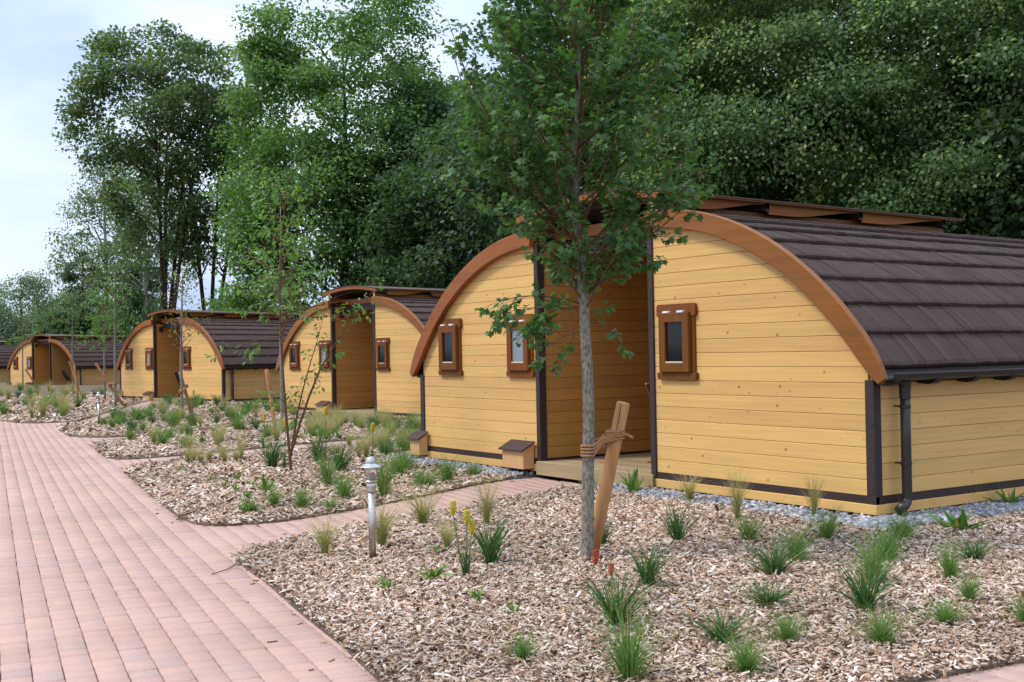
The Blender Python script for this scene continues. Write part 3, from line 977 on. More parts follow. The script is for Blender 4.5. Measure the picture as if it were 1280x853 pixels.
        for zc_ in (.83, .30):
            q = MB(); q.lathe([(.053, -.013), (.053, .013)], (px, .285, zc_), 14); q.box(px - .14 * (sgx > 0) , px + .14 * (sgx < 0), .277, .293, zc_ - .007, zc_ + .007); q.box(px - .012, px + .012, .285 - .072, .285 - .05, zc_ - .009, zc_ + .009); q.build('pipe_clip', m_gut, dpo)
        q = MB(); q.lathe([(.053, 0), (.055, .10), (.066, .16)], (px, .285, .90), 14); q.build('pipe_collar', m_gut, dpo)
    # ---- raised canopy over the ridge gap
    CX = -XW / 2
    for x in (XR + .0, XL - .065):
        b = MB(); b.box(x, x + .065, -.03, 5.05, 2.88, 3.055, .004); rb_ = b.build('ridge_beam', m_orb, root)
        b = MB(); b.box(x - .001, x + .066, -.042, -.031, 2.879, 3.09); b.build('beam_end', m_end, rb_)

    def ca(u, R=8.4):                      # canopy arch: u = offset from the centre
        return 3.30 - (R - math.sqrt(R * R - u * u))

    def strip(mb, top, bot, y0, y1):
        n = len(top); ring = top + bot; m = len(ring)
        V = [(x, y0, z) for x, z in ring] + [(x, y1, z) for x, z in ring]; F = []
        for i in range(n - 1):
            F += [(i, i + 1, m - 2 - i, m - 1 - i), (m + i, m + m - 1 - i, m + m - 2 - i, m + i + 1)]
        F += [(i, m + i, m + (i + 1) % m, (i + 1) % m) for i in range(m)]
        mb.add(V, F)

    def band(mb, hw, dt, db, y0, y1, n=15):
        us = np.linspace(-hw, hw, n)
        strip(mb, [(CX + u, ca(u) + dt) for u in us], [(CX + u, ca(u) + db) for u in us[::-1]], y0, y1)
    cb = MB(); band(cb, 1.45, 0, -.022, -.06, 5.22); cn = cb.build('canopy', m_orb2, root)
    cb = MB(); band(cb, 1.47, .014, .002, -.13, 5.26); cb.build('canopy_covering', m_canopy, cn)
    fb = MB(); band(fb, 1.46, -.001, -.085, -.115, -.062); fb.build('canopy_fascia', m_or, cn)
    for yy in (.22, 1.60, 3.24, 4.88):
        rb = MB(); band(rb, 1.40, -.024, -.13, yy, yy + .06); rb.build('canopy_rib', m_brown_w, cn)
        for x in (XR + .067, XL - .067 - .05):
            q = MB(); q.box(x, x + .05, yy - .16, yy - .08, 2.90, 2.965); q.build('beam_shoe', m_black, cn)
    # curved boards between the ribs along both edges, deep at one end
    for sgn in (1, -1):
        xv = CX + sgn * 1.37
        for y0 in (.28, 1.66, 3.30):
            y1 = y0 + (1.32 if y0 < 1 else 1.58)
            pts_ = [(y0, ca(1.37) - .024), (y1, ca(1.37) - .024), (y1, ca(1.37) - .05)]
            for t in np.linspace(.95, 0, 10):
                k = min(1, max(0, (1 - t) / .75)); k = k * k * (3 - 2 * k)
                pts_.append((y0 + (y1 - y0) * t, ca(1.37) - .05 - .115 * k))
            q = MB(); q.prism(pts_, 'x', xv - .012, xv + .012); q.build('canopy_valance', m_orb2, cn)
            q = MB(); q.box(xv - .03, xv + .03, y1 + .002, y1 + .05, ca(1.37) - .10, ca(1.37) - .026); q.build('canopy_rib', m_end, cn)
    # ---- windows
    window(root, -7.74, m_glass_dark, 1.07, 1.895)
    window(root, -5.885, m_curtain, 1.065, 1.895)
    if not terrace:
        window(root, -2.715, m_glass_dark)
    else:
        d_ = MB(); d_.box(-2.6, -1.55, 1.46, 1.5, -.02, 2.1, .004); dr = d_.build('terrace_door', m_orz, root)
        dg = MB(); dg.box(-2.45, -1.7, 1.445, 1.458, .12, 1.98); dg.build('door_glass', m_doorglass, dr)
        tp = MB(); tp.box(XR, .03, -.04, 1.46, -.16, -.035); tp.build('terrace_floor', m_deck, root)
    # ---- small service boxes on the left wall
    for (x0, x1, yd) in ((-6.10, -5.60, .20), (-8.76, -8.47, .17)):
        b = MB(); b.prism([(-yd, -.13), (-.03, -.13), (-.03, .19), (-yd, .105)], 'x', x0, x1); bx = b.build('service_box', m_boxw, root)
        b = MB(); b.prism([(-yd - .045, .10), (-.0315, .205), (-.0315, .225), (-yd - .045, .118)], 'x', x0 - .035, x1 + .035); b.build('box_lid', m_shingle, bx)
        b = MB(); b.box(x0 + .01, x1 - .01, -yd + .01, -.032, -.145, -.131); b.build('box_bottom', m_black, bx)
    return root


c1 = cabin(fine=True)
tag(c1, 'nearest yellow wooden cabin, curved brown shingle roof, young maple in front of its porch', 'cabin', 'barrel-roofed cabins along the path')
c2 = cabin()
c2.location = (-17.5207, 5.4022, -.0985); c2.rotation_euler.z = .0597
tag(c2, 'yellow wooden cabin half hidden by the left gable of the nearest cabin', 'cabin', 'barrel-roofed cabins along the path')
c3 = copy_tree(c2)
c3.location = (-33.4847, 5.7029, -.1123); c3.rotation_euler.z = .1418
tag(c3, 'third yellow cabin in the row, with a black chair in its open porch', 'cabin', 'barrel-roofed cabins along the path')
c4 = cabin(terrace=True)
c4.location = (-70.37, 9.36, -.268); c4.rotation_euler.z = .265
tag(c4, 'far yellow cabin with its full round gable and glazed door in view', 'cabin', 'barrel-roofed cabins along the path')
c5 = copy_tree(c2)
c5.location = (-88, 6, -.25); c5.rotation_euler.z = .42
tag(c5, 'farthest cabin, cut off by the photo edge, mostly its roof and side wall', 'cabin', 'barrel-roofed cabins along the path')

# ------------------------------------------------------------------ sling chairs
def chair():
    r = empty('sling_chair')
    for s in (-.26, .26):
        f = MB(); f.tube([(s, -.42, .0), (s, .10, .52), (s, .40, 1.0)], .016, 6); f.build('long_frame', m_chairw, r)
    for s in (-.22, .22):
        f = MB(); f.tube([(s, .42, .0), (s, .05, .30), (s, -.36, .46)], .016, 6); f.build('short_frame', m_chairw, r)
    for a_, b_ in (((-.27, .40, .99), (.27, .40, .99)), ((-.27, -.36, .46), (.27, -.36, .46)), ((-.25, .42, .02), (.25, .42, .02)), ((-.27, -.42, .02), (.27, -.42, .02))):
        f = MB(); f.tube([a_, b_], .014, 6); f.build('crossbar', m_chairw, r)
    pts = [(.41, 1.0), (.30, .80), (.18, .58), (.02, .40), (-.18, .36), (-.36, .47)]
    V = []; F = []
    for (y, z) in pts:
        V += [(-.235, y, z), (.235, y, z), (-.235, y + .01, z - .012), (.235, y + .01, z - .012)]
    for i in range(len(pts) - 1):
        a = i * 4; b = a + 4
        F += [(a, a + 1, b + 1, b), (a + 2, b + 2, b + 3, a + 3), (a, b, b + 2, a + 2), (a + 1, a + 3, b + 3, b + 1)]
    F += [(0, 2, 3, 1), (len(V) - 4, len(V) - 3, len(V) - 1, len(V) - 2)]
    MB().add(V, F).build('sling', m_cloth, r)
    return r


ch = chair(); ch.location = (-4.22, 1.30, -.028); ch.rotation_euler.z = math.radians(200)
tag(ch, 'black sling chair in the shaded porch behind the young maple', 'chair', 'black sling chairs on the porches')
ch2 = copy_tree(ch)
a3 = .1418
def inloc(o, x, y):
    c, s = math.cos(o.rotation_euler.z), math.sin(o.rotation_euler.z)
    return (o.location.x + c * x - s * y, o.location.y + s * x + c * y)
ch2.location = (*inloc(c3, -3.95, .55), -.14); ch2.rotation_euler.z = math.radians(215)
tag(ch2, 'black sling chair in the porch of the third cabin, behind a sapling', 'chair', 'black sling chairs on the porches')
ch3 = copy_tree(ch); ch3.location = (*inloc(c4, -.75, .75), -.30); ch3.rotation_euler.z = math.radians(120)
tag(ch3, 'black and wood chair at the corner of the round gabled cabin terrace', 'chair', 'black sling chairs on the porches')
ch4 = copy_tree(ch); ch4.location = (*inloc(c4, -1.75, .5), -.30); ch4.rotation_euler.z = math.radians(200)
tag(ch4, 'reddish wood chair in front of the glazed terrace door', 'chair', 'black sling chairs on the porches')

# ------------------------------------------------------------------ bollard lamps
def bollard():
    r = empty('bollard_lamp')
    b = MB(); b.lathe([(.0285, 0), (.0285, .56)], n=20); b.build('post', m_steel, r, True)
    b = MB(); b.lathe([(.033, .545), (.037, .555), (.037, .60), (.030, .622)], n=20); b.build('collar', m_steel, r)
    b = MB(); b.lathe([(.045, .622), (.049, .627), (.049, .636), (.045, .641)], n=20); b.build('lamp_ring', m_steel, r)
    b = MB(); b.lathe([(.024, .61), (.024, .69), (.016, .70)], n=16); b.build('lamp_body', m_bead, r, True)
    gm, t, n, l, bs = newmat('clear_lamp_glass')
    bs.inputs['Transmission Weight'].default_value = 1; bs.inputs['Roughness'].default_value = .02; bs.inputs['Base Color'].default_value = (.95, .95, .93, 1)
    b = MB(); b.lathe([(.038, .642), (.038, .752)], n=20); b.build('lamp_glass', gm, r, True)
    for k in range(4):
        a = math.pi * (k / 2 + .22); b = MB(); b.tube([(.045 * math.cos(a), .045 * math.sin(a), .63), (.045 * math.cos(a), .045 * math.sin(a), .762)], .0035, 5); b.build('guard_bar', m_steel, r)
    b = MB(); b.lathe([(.01, .755), (.080, .745), (.086, .747), (.080, .753), (.052, .768), (.040, .776)], n=28); b.build('lamp_shade', m_white_metal, r)
    b = MB(); b.lathe([(.040, .774), (.040, .79), (.036, .808), (.026, .822), (.012, .829), (.002, .830)], n=20); b.build('dome', m_white_metal, r, True)
    return r


bo = bollard(); bo.location = (-1.16, -4.58, -.235)
tag(bo, 'steel bollard lamp with white cap between the brick side path and the yellow torch lily', 'garden lamp', 'bollard lamps along the path')
bo2 = copy_tree(bo); bo2.location = (-22.9, -1.22, -.235)
tag(bo2, 'small distant bollard lamp with white cap at the bend of the far path', 'garden lamp', 'bollard lamps along the path')

# ------------------------------------------------------------------ grass tufts
def tuft_mesh(name, n, hmin, hmax, lean, droop, wid, c0, c1, seed, base_r=.04, segs=4, seed_heads=0, tipc=None):
    r = np.random.default_rng(seed)
    az = r.uniform(0, 2 * np.pi, n); le = np.abs(r.normal(0, lean, n)); L = r.uniform(hmin, hmax, n)
    br = base_r * np.sqrt(r.random(n)); ba = r.uniform(0, 2 * np.pi, n)
    base = np.c_[br * np.cos(ba), br * np.sin(ba), np.full(n, -.015)]
    hd = np.c_[np.cos(az), np.sin(az), np.zeros(n)]
    dr = droop * r.uniform(.4, 1.6, n)
    ph = r.uniform(0, 2 * np.pi, n)
    wd = np.c_[np.cos(ph), np.sin(ph), np.zeros(n)] * wid
    V = np.zeros((n, (segs + 1) * 2, 3)); C = np.zeros((n, (segs + 1) * 2, 3))
    pos = base.copy(); ang = le.copy()
    c0 = np.array(c0); c1 = np.array(c1); tone = r.uniform(.75, 1.2, (n, 1)); mixv = r.random((n, 1)); cc = (c0 * (1 - mixv) + c1 * mixv) * tone
    dead = r.random(n) < .09; cc[dead] = np.array((.36, .27, .13)) * r.uniform(.7, 1.1, (dead.sum(), 1)); le[dead] *= 1.5
    tc_ = np.array(tipc) if tipc is not None else None
    for s in range(segs + 1):
        t = s / segs
        wf = (1 - t) ** .7 * (.75 + .5 * t) if s < segs else .06
        V[:, 2 * s] = pos - wd * wf / 2; V[:, 2 * s + 1] = pos + wd * wf / 2
        k = cc if tc_ is None else cc * (1 - t ** 1.5) + tc_ * t ** 1.5
        C[:, 2 * s] = C[:, 2 * s + 1] = k
        step = L / segs
        pos = pos + hd * (np.sin(ang) * step)[:, None] + np.array([0, 0, 1.]) * (np.cos(ang) * step)[:, None]
        ang = ang + dr / segs
    q = np.array([(2 * s, 2 * s + 1, 2 * s + 3, 2 * s + 2) for s in range(segs)])
    F = (q[None] + ((segs + 1) * 2) * np.arange(n)[:, None, None]).reshape(-1, 4)
    return mesh_np(name, V.reshape(-1, 3), F, m_grass, C.reshape(-1, 3))


FEA = [tuft_mesh('feather_grass', 170, .6, 1.05, .22, 1.0, .009, (.17, .22, .06), (.33, .30, .11), 20 + i, .05, 5, tipc=(.46, .39, .22)) for i in range(4)]
UPR = [tuft_mesh('upright_tuft', 150, .45, 1.05, .26, .55, .017, (.04, .10, .04), (.08, .165, .055), 40 + i, .06, 4) for i in range(4)]
LOW = [tuft_mesh('spreading_tuft', 300, .5, 1.35, .58, .8, .022, (.085, .18, .042), (.165, .28, .075), 60 + i, .10, 4) for i in range(4)]
WEE = [tuft_mesh('leafy_seedling', 26, .5, 1.1, .8, .5, .16, (.08, .17, .03), (.15, .26, .05), 80 + i, .12, 3) for i in range(3)]
LIL = [tuft_mesh('torch_lily_leaves', 44, .45, .75, .22, .6, .026, (.045, .105, .045), (.08, .16, .05), 90 + i, .06, 4) for i in range(2)]
PROTO = {'f': (FEA, 'feather_grass', 'grass'), 'u': (UPR, 'grass_tuft', 'plant'), 'l': (LOW, 'grass_tuft', 'plant'), 'w': (WEE, 'leafy_seedling', 'plant')}
pcount = 0


def plant(kind, x, y, h, wdt, label, group=None, lean=0.0, laz=0.0):
    global pcount
    ms, name, cat = PROTO[kind]
    o = link(bpy.data.objects.new(name, ms[pcount % len(ms)])); pcount += 1
    # nominal extents of the unit meshes: height ~.85 (f), .85 (u), .75 (l), .5 (w)
    hz = {'f': .88, 'u': .92, 'l': .82, 'w': .55}[kind]; wx = {'f': .75, 'u': .52, 'l': 1.55, 'w': 1.1}[kind]
    s = h / hz * {'f': 1.1, 'u': 1.05, 'l': 1.05, 'w': 1}[kind]; sx = 1.5 * wdt / wx
    o.scale = (sx, sx, s); o.location = (x, y, -.228)
    o.rotation_euler = (lean * math.cos(laz), lean * math.sin(laz), random.uniform(0, 6.28)) if lean else (0, 0, random.uniform(0, 6.28))
    return tag(o, label, cat, group)


GA = 'plants in the nearest bark bed'
near = [
 ('u', -.27, -2.17, .36, .20, 'dark upright grass tuft right of the wooden stake, below the porch edge'),
 ('u', 1.08, -3.59, .32, .2, 'upright green tuft beside the smaller red torch flower'),
 ('u', 1.90, -4.50, .33, .27, 'dark open tuft just behind the big bright tuft at the front'),
 ('l', 2.86, -5.17, .30, .32, 'large bright green grass tuft, the nearest one below the maple'),
 ('u', 2.58, -4.29, .20, .24, 'short stiff tuft between the dark open tuft and the low dense tuft'),
 ('l', 3.11, -4.63, .16, .27, 'low dense green tuft at the front of the bark bed'),
 ('l', 2.77, -3.98, .14, .25, 'low tuft behind the low dense front tuft, slightly to its right'),
 ('u', 2.05, -3.41, .17, .26, 'small loose tuft in the middle of the nearest bark bed'),
 ('u', 1.30, -2.61, .28, .28, 'dark green half of a double tuft in the middle of the bed'),
 ('l', 1.03, -2.11, .21, .30, 'bright green half of a double tuft in the middle of the bed'),
 ('l', .11, -1.71, .20, .28, 'bright tuft below the cabin front wall, left of the double tuft'),
 ('f', -.88, -.90, .56, .20, 'tall feathery grass against the front wall under the right window side'),
 ('f', -.49, -.29, .50, .18, 'feathery grass against the front wall nearest the brown corner post'),
 ('l', .47, -1.16, .21, .30, 'low green tuft in front of the brown corner post'),
 ('u', 2.50, -3.03, .32, .24, 'tall bright tuft with a yellowish base in the right of the bed'),
 ('l', 1.97, -2.34, .26, .34, 'broad bright tuft directly behind the tall yellow-based tuft'),
 ('l', 1.45, -1.60, .22, .36, 'broad low tuft below the downpipe, in front of another low tuft'),
 ('l', .86, -.70, .18, .34, 'low tuft nearest the downpipe outlet'),
 ('l', 3.13, -3.63, .17, .28, 'dark low tuft in front of the tall yellow-based tuft'),
 ('l', 3.01, -2.95, .12, .28, 'flat pale green tuft near the right end of the bed'),
 ('l', 2.20, -1.83, .22, .22, 'small upright bright tuft right of the broad bright tuft'),
 ('l', 2.72, -2.33, .15, .19, 'very small tuft just in front of the small upright bright tuft'),
 ('u', 1.86, -1.10, .19, .20, 'small tuft in the right of the bed below the cabin side wall'),
 ('l', 3.30, -2.60, .15, .2, 'tuft cut by the right photo edge'),
 ('w', .83, .09, .13, .4, 'sparse leafy weeds in front of the cabin side wall'),
 ('w', .20, 1.71, .12, .32, 'dark leafy weed in the gravel along the side wall'),
 ('f', -.02, 1.40, .24, .12, 'thin pale weed standing in the gravel under the gutter'),
 ('w', -3.2, -.30, .18, .24, 'green weed at the gravel edge beside the porch step'),
 ('f', -2.18, -.35, .34, .28, 'leaning feathery grass below the right window'),
 ('f', -3.0, -1.06, .40, .22, 'feathery grass left of the maple trunk, below the porch'),
 ('u', -.47, -2.80, .25, .13, 'thin sparse tuft right behind the foot of the stake'),
 ('f', -1.50, -4.84, .40, .24, 'pale feathery grass at the bed tip left of the bollard lamp'),
 ('f', -1.67, -4.24, .46, .3, 'pale feathery grass right behind the bollard lamp'),
 ('f', -2.53, -3.37, .44, .34, 'leaning feathery grass beside the side path, behind the bollard lamp'),
 ('f', -1.17, -3.89, .30, .20, 'small feathery grass left of the yellow torch lily'),
 ('u', -.33, -3.99, .40, .24, 'dense dark tuft right of the yellow torch lily'),
 ('f', -2.13, -2.91, .52, .22, 'tall feathery grass behind the dense dark tuft, at the side path'),
 ('l', 2.21, -5.37, .12, .2, 'small low tuft alone at the front left of the bed'),
 ('w', .02, -5.05, .06, .13, 'tiny seedling below the bollard lamp'),
 ('w', -1.08, -4.04, .05, .11, 'tiny green seedling left of the yellow torch lily'),
 ('w', .74, -4.75, .05, .11, 'tiny seedling in front of the yellow torch lily'),
 ('w', 1.27, -4.82, .06, .10, 'tiny seedling halfway between the torch lily and the small low front tuft'),
 ('w', -.10, -4.62, .06, .26, 'flat yellowish weeds around the foot of the yellow torch lily'),
]
for k, x, y, h, wd, lab in near:
    ln = .22 if 'leaning' in lab else 0.0
    plant(k, x, y, h, wd, lab, GA, ln, .6)
GB = 'plants in the second bark bed'
second = [
 ('w', -4.51, -4.36, .11, .19, 'small seedling at the front edge of the second bed'),
 ('l', -4.51, -4.30, .10, .18, 'small grass tuft at the front edge of the second bed'),
 ('l', -4.88, -3.91, .17, .24, 'bright low tuft behind the front edge tuft of the second bed'),
 ('l', -4.54, -3.73, .19, .30, 'broad low tuft near the side path in the second bed'),
 ('l', -4.22, -3.56, .11, .25, 'flat low tuft right at the side path in the second bed'),
 ('w', -6.19, -3.50, .14, .22, 'largest leafy rosette in the second bed'),
 ('u', -9.15, -2.24, .5, .30, 'bluish upright tuft left of the shrub stems'),
 ('u', -9.50, -1.37, .5, .24, 'tall thin tuft right behind the shrub stems'),
 ('u', -7.87, -1.74, .44, .30, 'dark dense tuft behind the bollard lamp in the second bed'),
 ('l', -6.31, -2.64, .34, .36, 'bright broad tuft in front of the dark dense tuft'),
 ('l', -4.95, -3.05, .25, .36, 'green tuft left of the bollard lamp across the side path'),
 ('l', -4.85, -2.61, .40, .34, 'large bright tuft right behind the bollard lamp cap'),
 ('l', -7.46, -.99, .27, .5, 'long low green tuft behind the bollard lamp, near the gable corner'),
 ('l', -5.67, -1.30, .27, .38, 'bright tuft beside the side path below the left windows'),
 ('l', -5.47, -1.74, .18, .5, 'flat wide green tuft at the side path'),
 ('l', -6.02, -.71, .17, .28, 'small tuft in front of the service box'),
 ('l', -6.9, -1.35, .24, .4, 'green tuft below the gable corner of the nearest cabin'),
]
for k, x, y, h, wd, lab in second:
    plant(k, x, y, h, wd, lab, GB)
for (x, y) in ((-6.96, -3.73), (-6.43, -3.77), (-5.72, -3.91), (-7.74, -3.65), (-7.77, -3.27), (-6.81, -3.43), (-10.02, -2.95), (-9.42, -3.5)):
    plant('w', x, y, .075, .13, 'one of the tiny green rosettes scattered on the second bark bed', 'tiny rosettes on the second bed')
for (x, y, h) in ((-10.72, -2.96, .36), (-10.59, -2.82, .28), (-11.0, -2.53, .26), (-10.31, -2.54, .36), (-11.2, -2.25, .3), (-10.79, -2.09, .5), (-11.1, -2.75, .3), (-10.45, -2.3, .3)):
    plant('f', x, y, h, .2, 'one of the straw-yellow feather grasses in a row at the far edge of the second bed', 'yellow feather grasses at the second bed edge')


SCAT = []


def scatter(poly, n, kinds, labels, group, hr, seed, away=()):
    r = random.Random(seed); P = np.array(poly); i = 0; tries = 0
    lo, hi = P.min(0), P.max(0)
    while i < n and tries < 4000:
        tries += 1
        q = np.array([[r.uniform(lo[0], hi[0]), r.uniform(lo[1], hi[1])]])
        if not inside(q, P)[0]: continue
        if math.hypot(q[0, 0] + 8.6, q[0, 1] + .2) < 1.0: continue
        if any(inside(q + [[dx, dy]], b)[0] for dx, dy in ((0, 0),) for b in ()): continue
        onbed = any(inside(q, b)[0] for _, b in BEDS)
        if not onbed: continue
        if footprints(q)[0]: continue
        k = r.choice(kinds); h = r.uniform(*hr) * {'f': 1.25, 'u': 1.0, 'l': .75, 'w': .4}[k]
        SCAT.append((k, plant(k, q[0, 0], q[0, 1], h, h * {'f': .62, 'u': .62, 'l': 1.35, 'w': 1.5}[k], labels[k], group[k]))); i += 1


lab = lambda a: {'f': 'one of the wispy feather grasses ' + a, 'u': 'one of the dark upright tufts ' + a, 'l': 'one of the low green tufts ' + a, 'w': 'one of the small leafy plants ' + a}
grp = lambda a: {'f': 'feather grasses ' + a, 'u': 'upright tufts ' + a, 'l': 'low tufts ' + a, 'w': 'leafy plants ' + a}
w1 = 'in front of the second cabin'
scatter([(-8.9, -1.2), (-7.6, -.6), (-10.6, 1.2), (-18.5, 4.3), (-21.5, 3.9), (-15.2, .9)], 50, 'ffffll', lab(w1), grp(w1), (.22, .38), 1)
scatter([(-8.95, -.5), (-9.0, .6), (-17.6, 4.6), (-18.2, 3.9), (-13, 1.2)], 34, 'lluf', lab('between the first two cabins'), grp('between the first two cabins'), (.24, .4), 2)
w2 = 'in the bed behind the third side path'
scatter([(-13.0, -3.2), (-12.6, -1.6), (-13.2, 1), (-19.5, 3.5), (-17.2, -1.6), (-16.3, -2.7)], 36, 'ffluw', lab(w2), grp(w2), (.22, .4), 3)
w3 = 'in the bed in front of the third cabin'
scatter([(-19.0, -2.2), (-18.9, -.5), (-23.5, 5.0), (-36.5, 4.6), (-27, .6), (-24, -1.3)], 60, 'fllu', lab(w3), grp(w3), (.26, .46), 4)
w4 = 'in the farthest bed before the round gabled cabin'
scatter([(-26.5, -1.9), (-27, -.7), (-38, 3.8), (-60, 7), (-62, 1), (-40, -3.5), (-29, -2.1)], 60, 'fflu', lab(w4), grp(w4), (.34, .58), 5)
LAND = [('the shrub stems', -8.16, -2.35), ('the upright stake before the second cabin', -17.35, 1.13), ('the grey sapling before the second cabin', -19.6, 2.2), ('the porch of the second cabin', -21.9, 5.0),
        ('the left corner of the nearest cabin', -8.7, 0), ('the sapling before the third porch', -23.8, 1.13), ('the small far bollard lamp', -22.9, -1.2), ('the sapling at the left of the third cabin', -33.2, 1.9),
        ('the right corner of the third cabin', -33.5, 5.6), ('the bark bed tip left of the shrub', -12.6, -3.4), ('the bed tip before the far bollard lamp', -18.5, -2.3), ('the bend of the far path', -26, -2.3),
        ('the leafy sapling beside the third cabin', -41.3, 3.66), ('the yellow torch flower before the third cabin', -29.2, 3.2), ('the yellow torch flower past the narrow side path', -12.9, -.9), ('the sapling at the glazed terrace door', -56.6, 6.0),
        ('the right part of the second cabin front', -18.0, 4.9), ('the foot of the linden-side cabin gable', -25.8, 4.4)][:-1]
ORD = ['nearest', 'second nearest', 'third nearest', 'fourth nearest', 'fifth nearest', 'sixth nearest', 'seventh nearest', 'eighth nearest', 'ninth nearest', 'tenth nearest', 'eleventh nearest', 'twelfth nearest', 'thirteenth nearest', 'fourteenth nearest', 'fifteenth nearest', 'sixteenth nearest', 'seventeenth nearest', 'eighteenth nearest', 'nineteenth nearest', 'twentieth nearest']
KN = {'f': 'wispy feather grass', 'u': 'dark upright tuft', 'l': 'low green tuft', 'w': 'small leafy plant'}
for k in 'fulw':
    al = [o for kk_, o in SCAT if kk_ == k]
    best = {}
    for ln_, lx, ly in LAND:
        for rk, o in enumerate(sorted(al, key=lambda o: (o.location.x - lx) ** 2 + (o.location.y - ly) ** 2)):
            if o.name not in best or rk < best[o.name][0]: best[o.name] = (rk, ln_)
    for o in al:
        rk, ln_ = best[o.name]
        if True: o['label'] = f'{KN[k]} {ORD[min(rk, 19)]} to {ln_}'


for gname, stem_ in (('tiny rosettes on the second bed', 'tiny green leaf rosette, {} to the shrub stems'), ('yellow feather grasses at the second bed edge', 'straw-yellow feather grass of the row at the bed edge, {} to the shrub')):
    al = sorted([o for o in bpy.data.objects if o.get('group') == gname], key=lambda o: (o.location.x + 8.16) ** 2 + (o.location.y + 2.35) ** 2)
    for rk, o in enumerate(al):
        o['label'] = stem_.format(ORD[rk])


# torch lilies: leaves, stems, flower spikes
def spike(c0, c1, n=70, seed=0):
    r = np.random.default_rng(seed); V = []; F = []; C = []
    for i in range(n):
        t = (i + .5) / n; z = .10 * t; rad = .021 * math.sin(math.pi * min(1, .18 + .82 * (1 - t))) ** .8 + .002
        a = i * 2.39996; dirv = Vector((math.cos(a), math.sin(a), -.75 + .9 * t)).normalized()
        b0 = Vector((0, 0, z)); tip = b0 + dirv * (rad + .006); s = dirv.cross(Vector((0, 0, 1))).normalized() * .0042; u = s.cross(dirv).normalized() * .0042
        k = len(V); V += [b0 + s, b0 - s, tip + s * .9 + u, tip - s * .9 + u, tip - u]; F += [(k, k + 1, k + 3, k + 2), (k, k + 2, k + 4, k + 4)[:3], (k + 1, k + 4, k + 3), (k + 2, k + 3, k + 4)]
        cc = np.array(c0) * (1 - t) + np.array(c1) * t
        C += [cc * r.uniform(.85, 1.15)] * 5
    f4 = [f for f in F if len(f) == 4]; f3 = [f for f in F if len(f) == 3]
    return mesh_np('flower_spike', np.array([tuple(v) for v in V]), [np.array(f4), np.array(f3)], m_grass, np.array(C))


SP_Y = spike((.75, .58, .03), (.62, .56, .06), seed=1); SP_R = spike((.62, .17, .08), (.45, .07, .04), seed=2)
m_stem = simple('green_flower_stem', (.09, .15, .05), .6)


def lily(x, y, h, stems, mesh, label, sp=1.0, grp_=None):
    r = empty('torch_lily', (x, y, -.23))
    lv = link(bpy.data.objects.new('leaf_clump', LIL[0]), r); lv.scale = (h * .75, h * .75, h * 1.05)
    for (dx, dy, hh) in stems:
        s = MB(); s.tube([(dx * .2, dy * .2, 0), (dx * .6, dy * .6, hh * .5), (dx, dy, hh)], [.006, .005, .004], 5); so = s.build('stem', m_stem, r)
        f = link(bpy.data.objects.new('flower_spike', mesh), so); f.location = (dx, dy, hh - .01); f.scale = (sp, sp, sp)
    return tag(r, label, 'flower', grp_)


lily(-.02, -4.39, .42, [(-.075, -.06, .47), (-.01, .02, .40), (.01, .045, .33)], SP_Y, 'torch lily with three yellow flower spikes right of the bollard lamp', 1.0, GA)
lily(.41, -3.61, .14, [(.03, .05, .08)], SP_R, 'red torch lily flower at the foot of the maple trunk', 1.0, GA)
lily(1.0, -3.86, .16, [(-.06, .06, .10)], SP_R, 'smaller red torch lily flower beside the upright green tuft', .8, GA)
for (x, y, h, lb) in ((-8.9, -2.15, .62, 'yellow torch flower over the bluish tuft left of the shrub stems'), (-9.6, -1.2, .72, 'yellow torch flower right behind the shrub stems'), (-8.6, -.9, .5, 'yellow torch flower over the dark dense tuft of the second bed'),
                      (-12.9, -.9, .5, 'yellow torch flower left of the shrub, past the narrow side path'), (-29.2, 3.2, .5, 'far yellow torch flower in front of the third cabin')):
    lily(x, y, .4, [(.02, .02, h)], SP_Y, lb, 1.25, 'yellow torch lilies among the grasses')

# ------------------------------------------------------------------ trees
def frames(axis, up):
    a = axis / np.linalg.norm(axis, axis=1, keepdims=True)
    s = np.cross(a, up); s /= np.maximum(np.linalg.norm(s, axis=1, keepdims=True), 1e-6)
    return a, s, np.cross(s, a)


T_DIAMOND = (np.array([(0, 0, 0), (.45, .40, .07), (1, 0, -.05), (.45, -.40, .07)]), np.array([(0, 1, 2), (0, 2, 3)]))
T_MAPLE = (np.array([(0, 0, 0), (.12, .30, -.01), (.02, .50, -.05), (.42, .34, 0), (.62, .60, -.05), (.70, .22, 0), (1.05, 0, -.08), (.70, -.22, 0), (.62, -.60, -.05), (.42, -.34, 0), (.02, -.50, -.05), (.12, -.30, -.01), (.42, 0, .06)]),
           np.array([(12, 0, 1), (12, 1, 2), (12, 2, 3), (12, 3, 4), (12, 4, 5), (12, 5, 6), (12, 6, 7), (12, 7, 8), (12, 8, 9), (12, 9, 10), (12, 10, 11), (12, 11, 0)]))
T_OVAL = (np.array([(0, 0, 0), (.3, .22, .04), (.68, .20, .02), (1, 0, -.10), (.68, -.20, .02), (.3, -.22, .04)]), np.array([(0, 1, 2), (0, 2, 3), (0, 3, 4), (0, 4, 5)]))


def leaves(name, P, axis, up, size, tmpl, colors, parent, mat=None):
    a, s, u = frames(axis, up)
    T, Fq = tmpl; k = len(T); n = len(P)
    V = P[:, None] + size[:, None, None] * (T[None, :, 0, None] * a[:, None] + T[None, :, 1, None] * s[:, None] + T[None, :, 2, None] * u[:, None])
    F = (Fq[None] + k * np.arange(n)[:, None, None]).reshape(-1, Fq.shape[1])
    me = mesh_np(name, V.reshape(-1, 3), F, mat or m_leaf, np.repeat(colors, k, 0))
    return link(bpy.data.objects.new(name, me), parent)


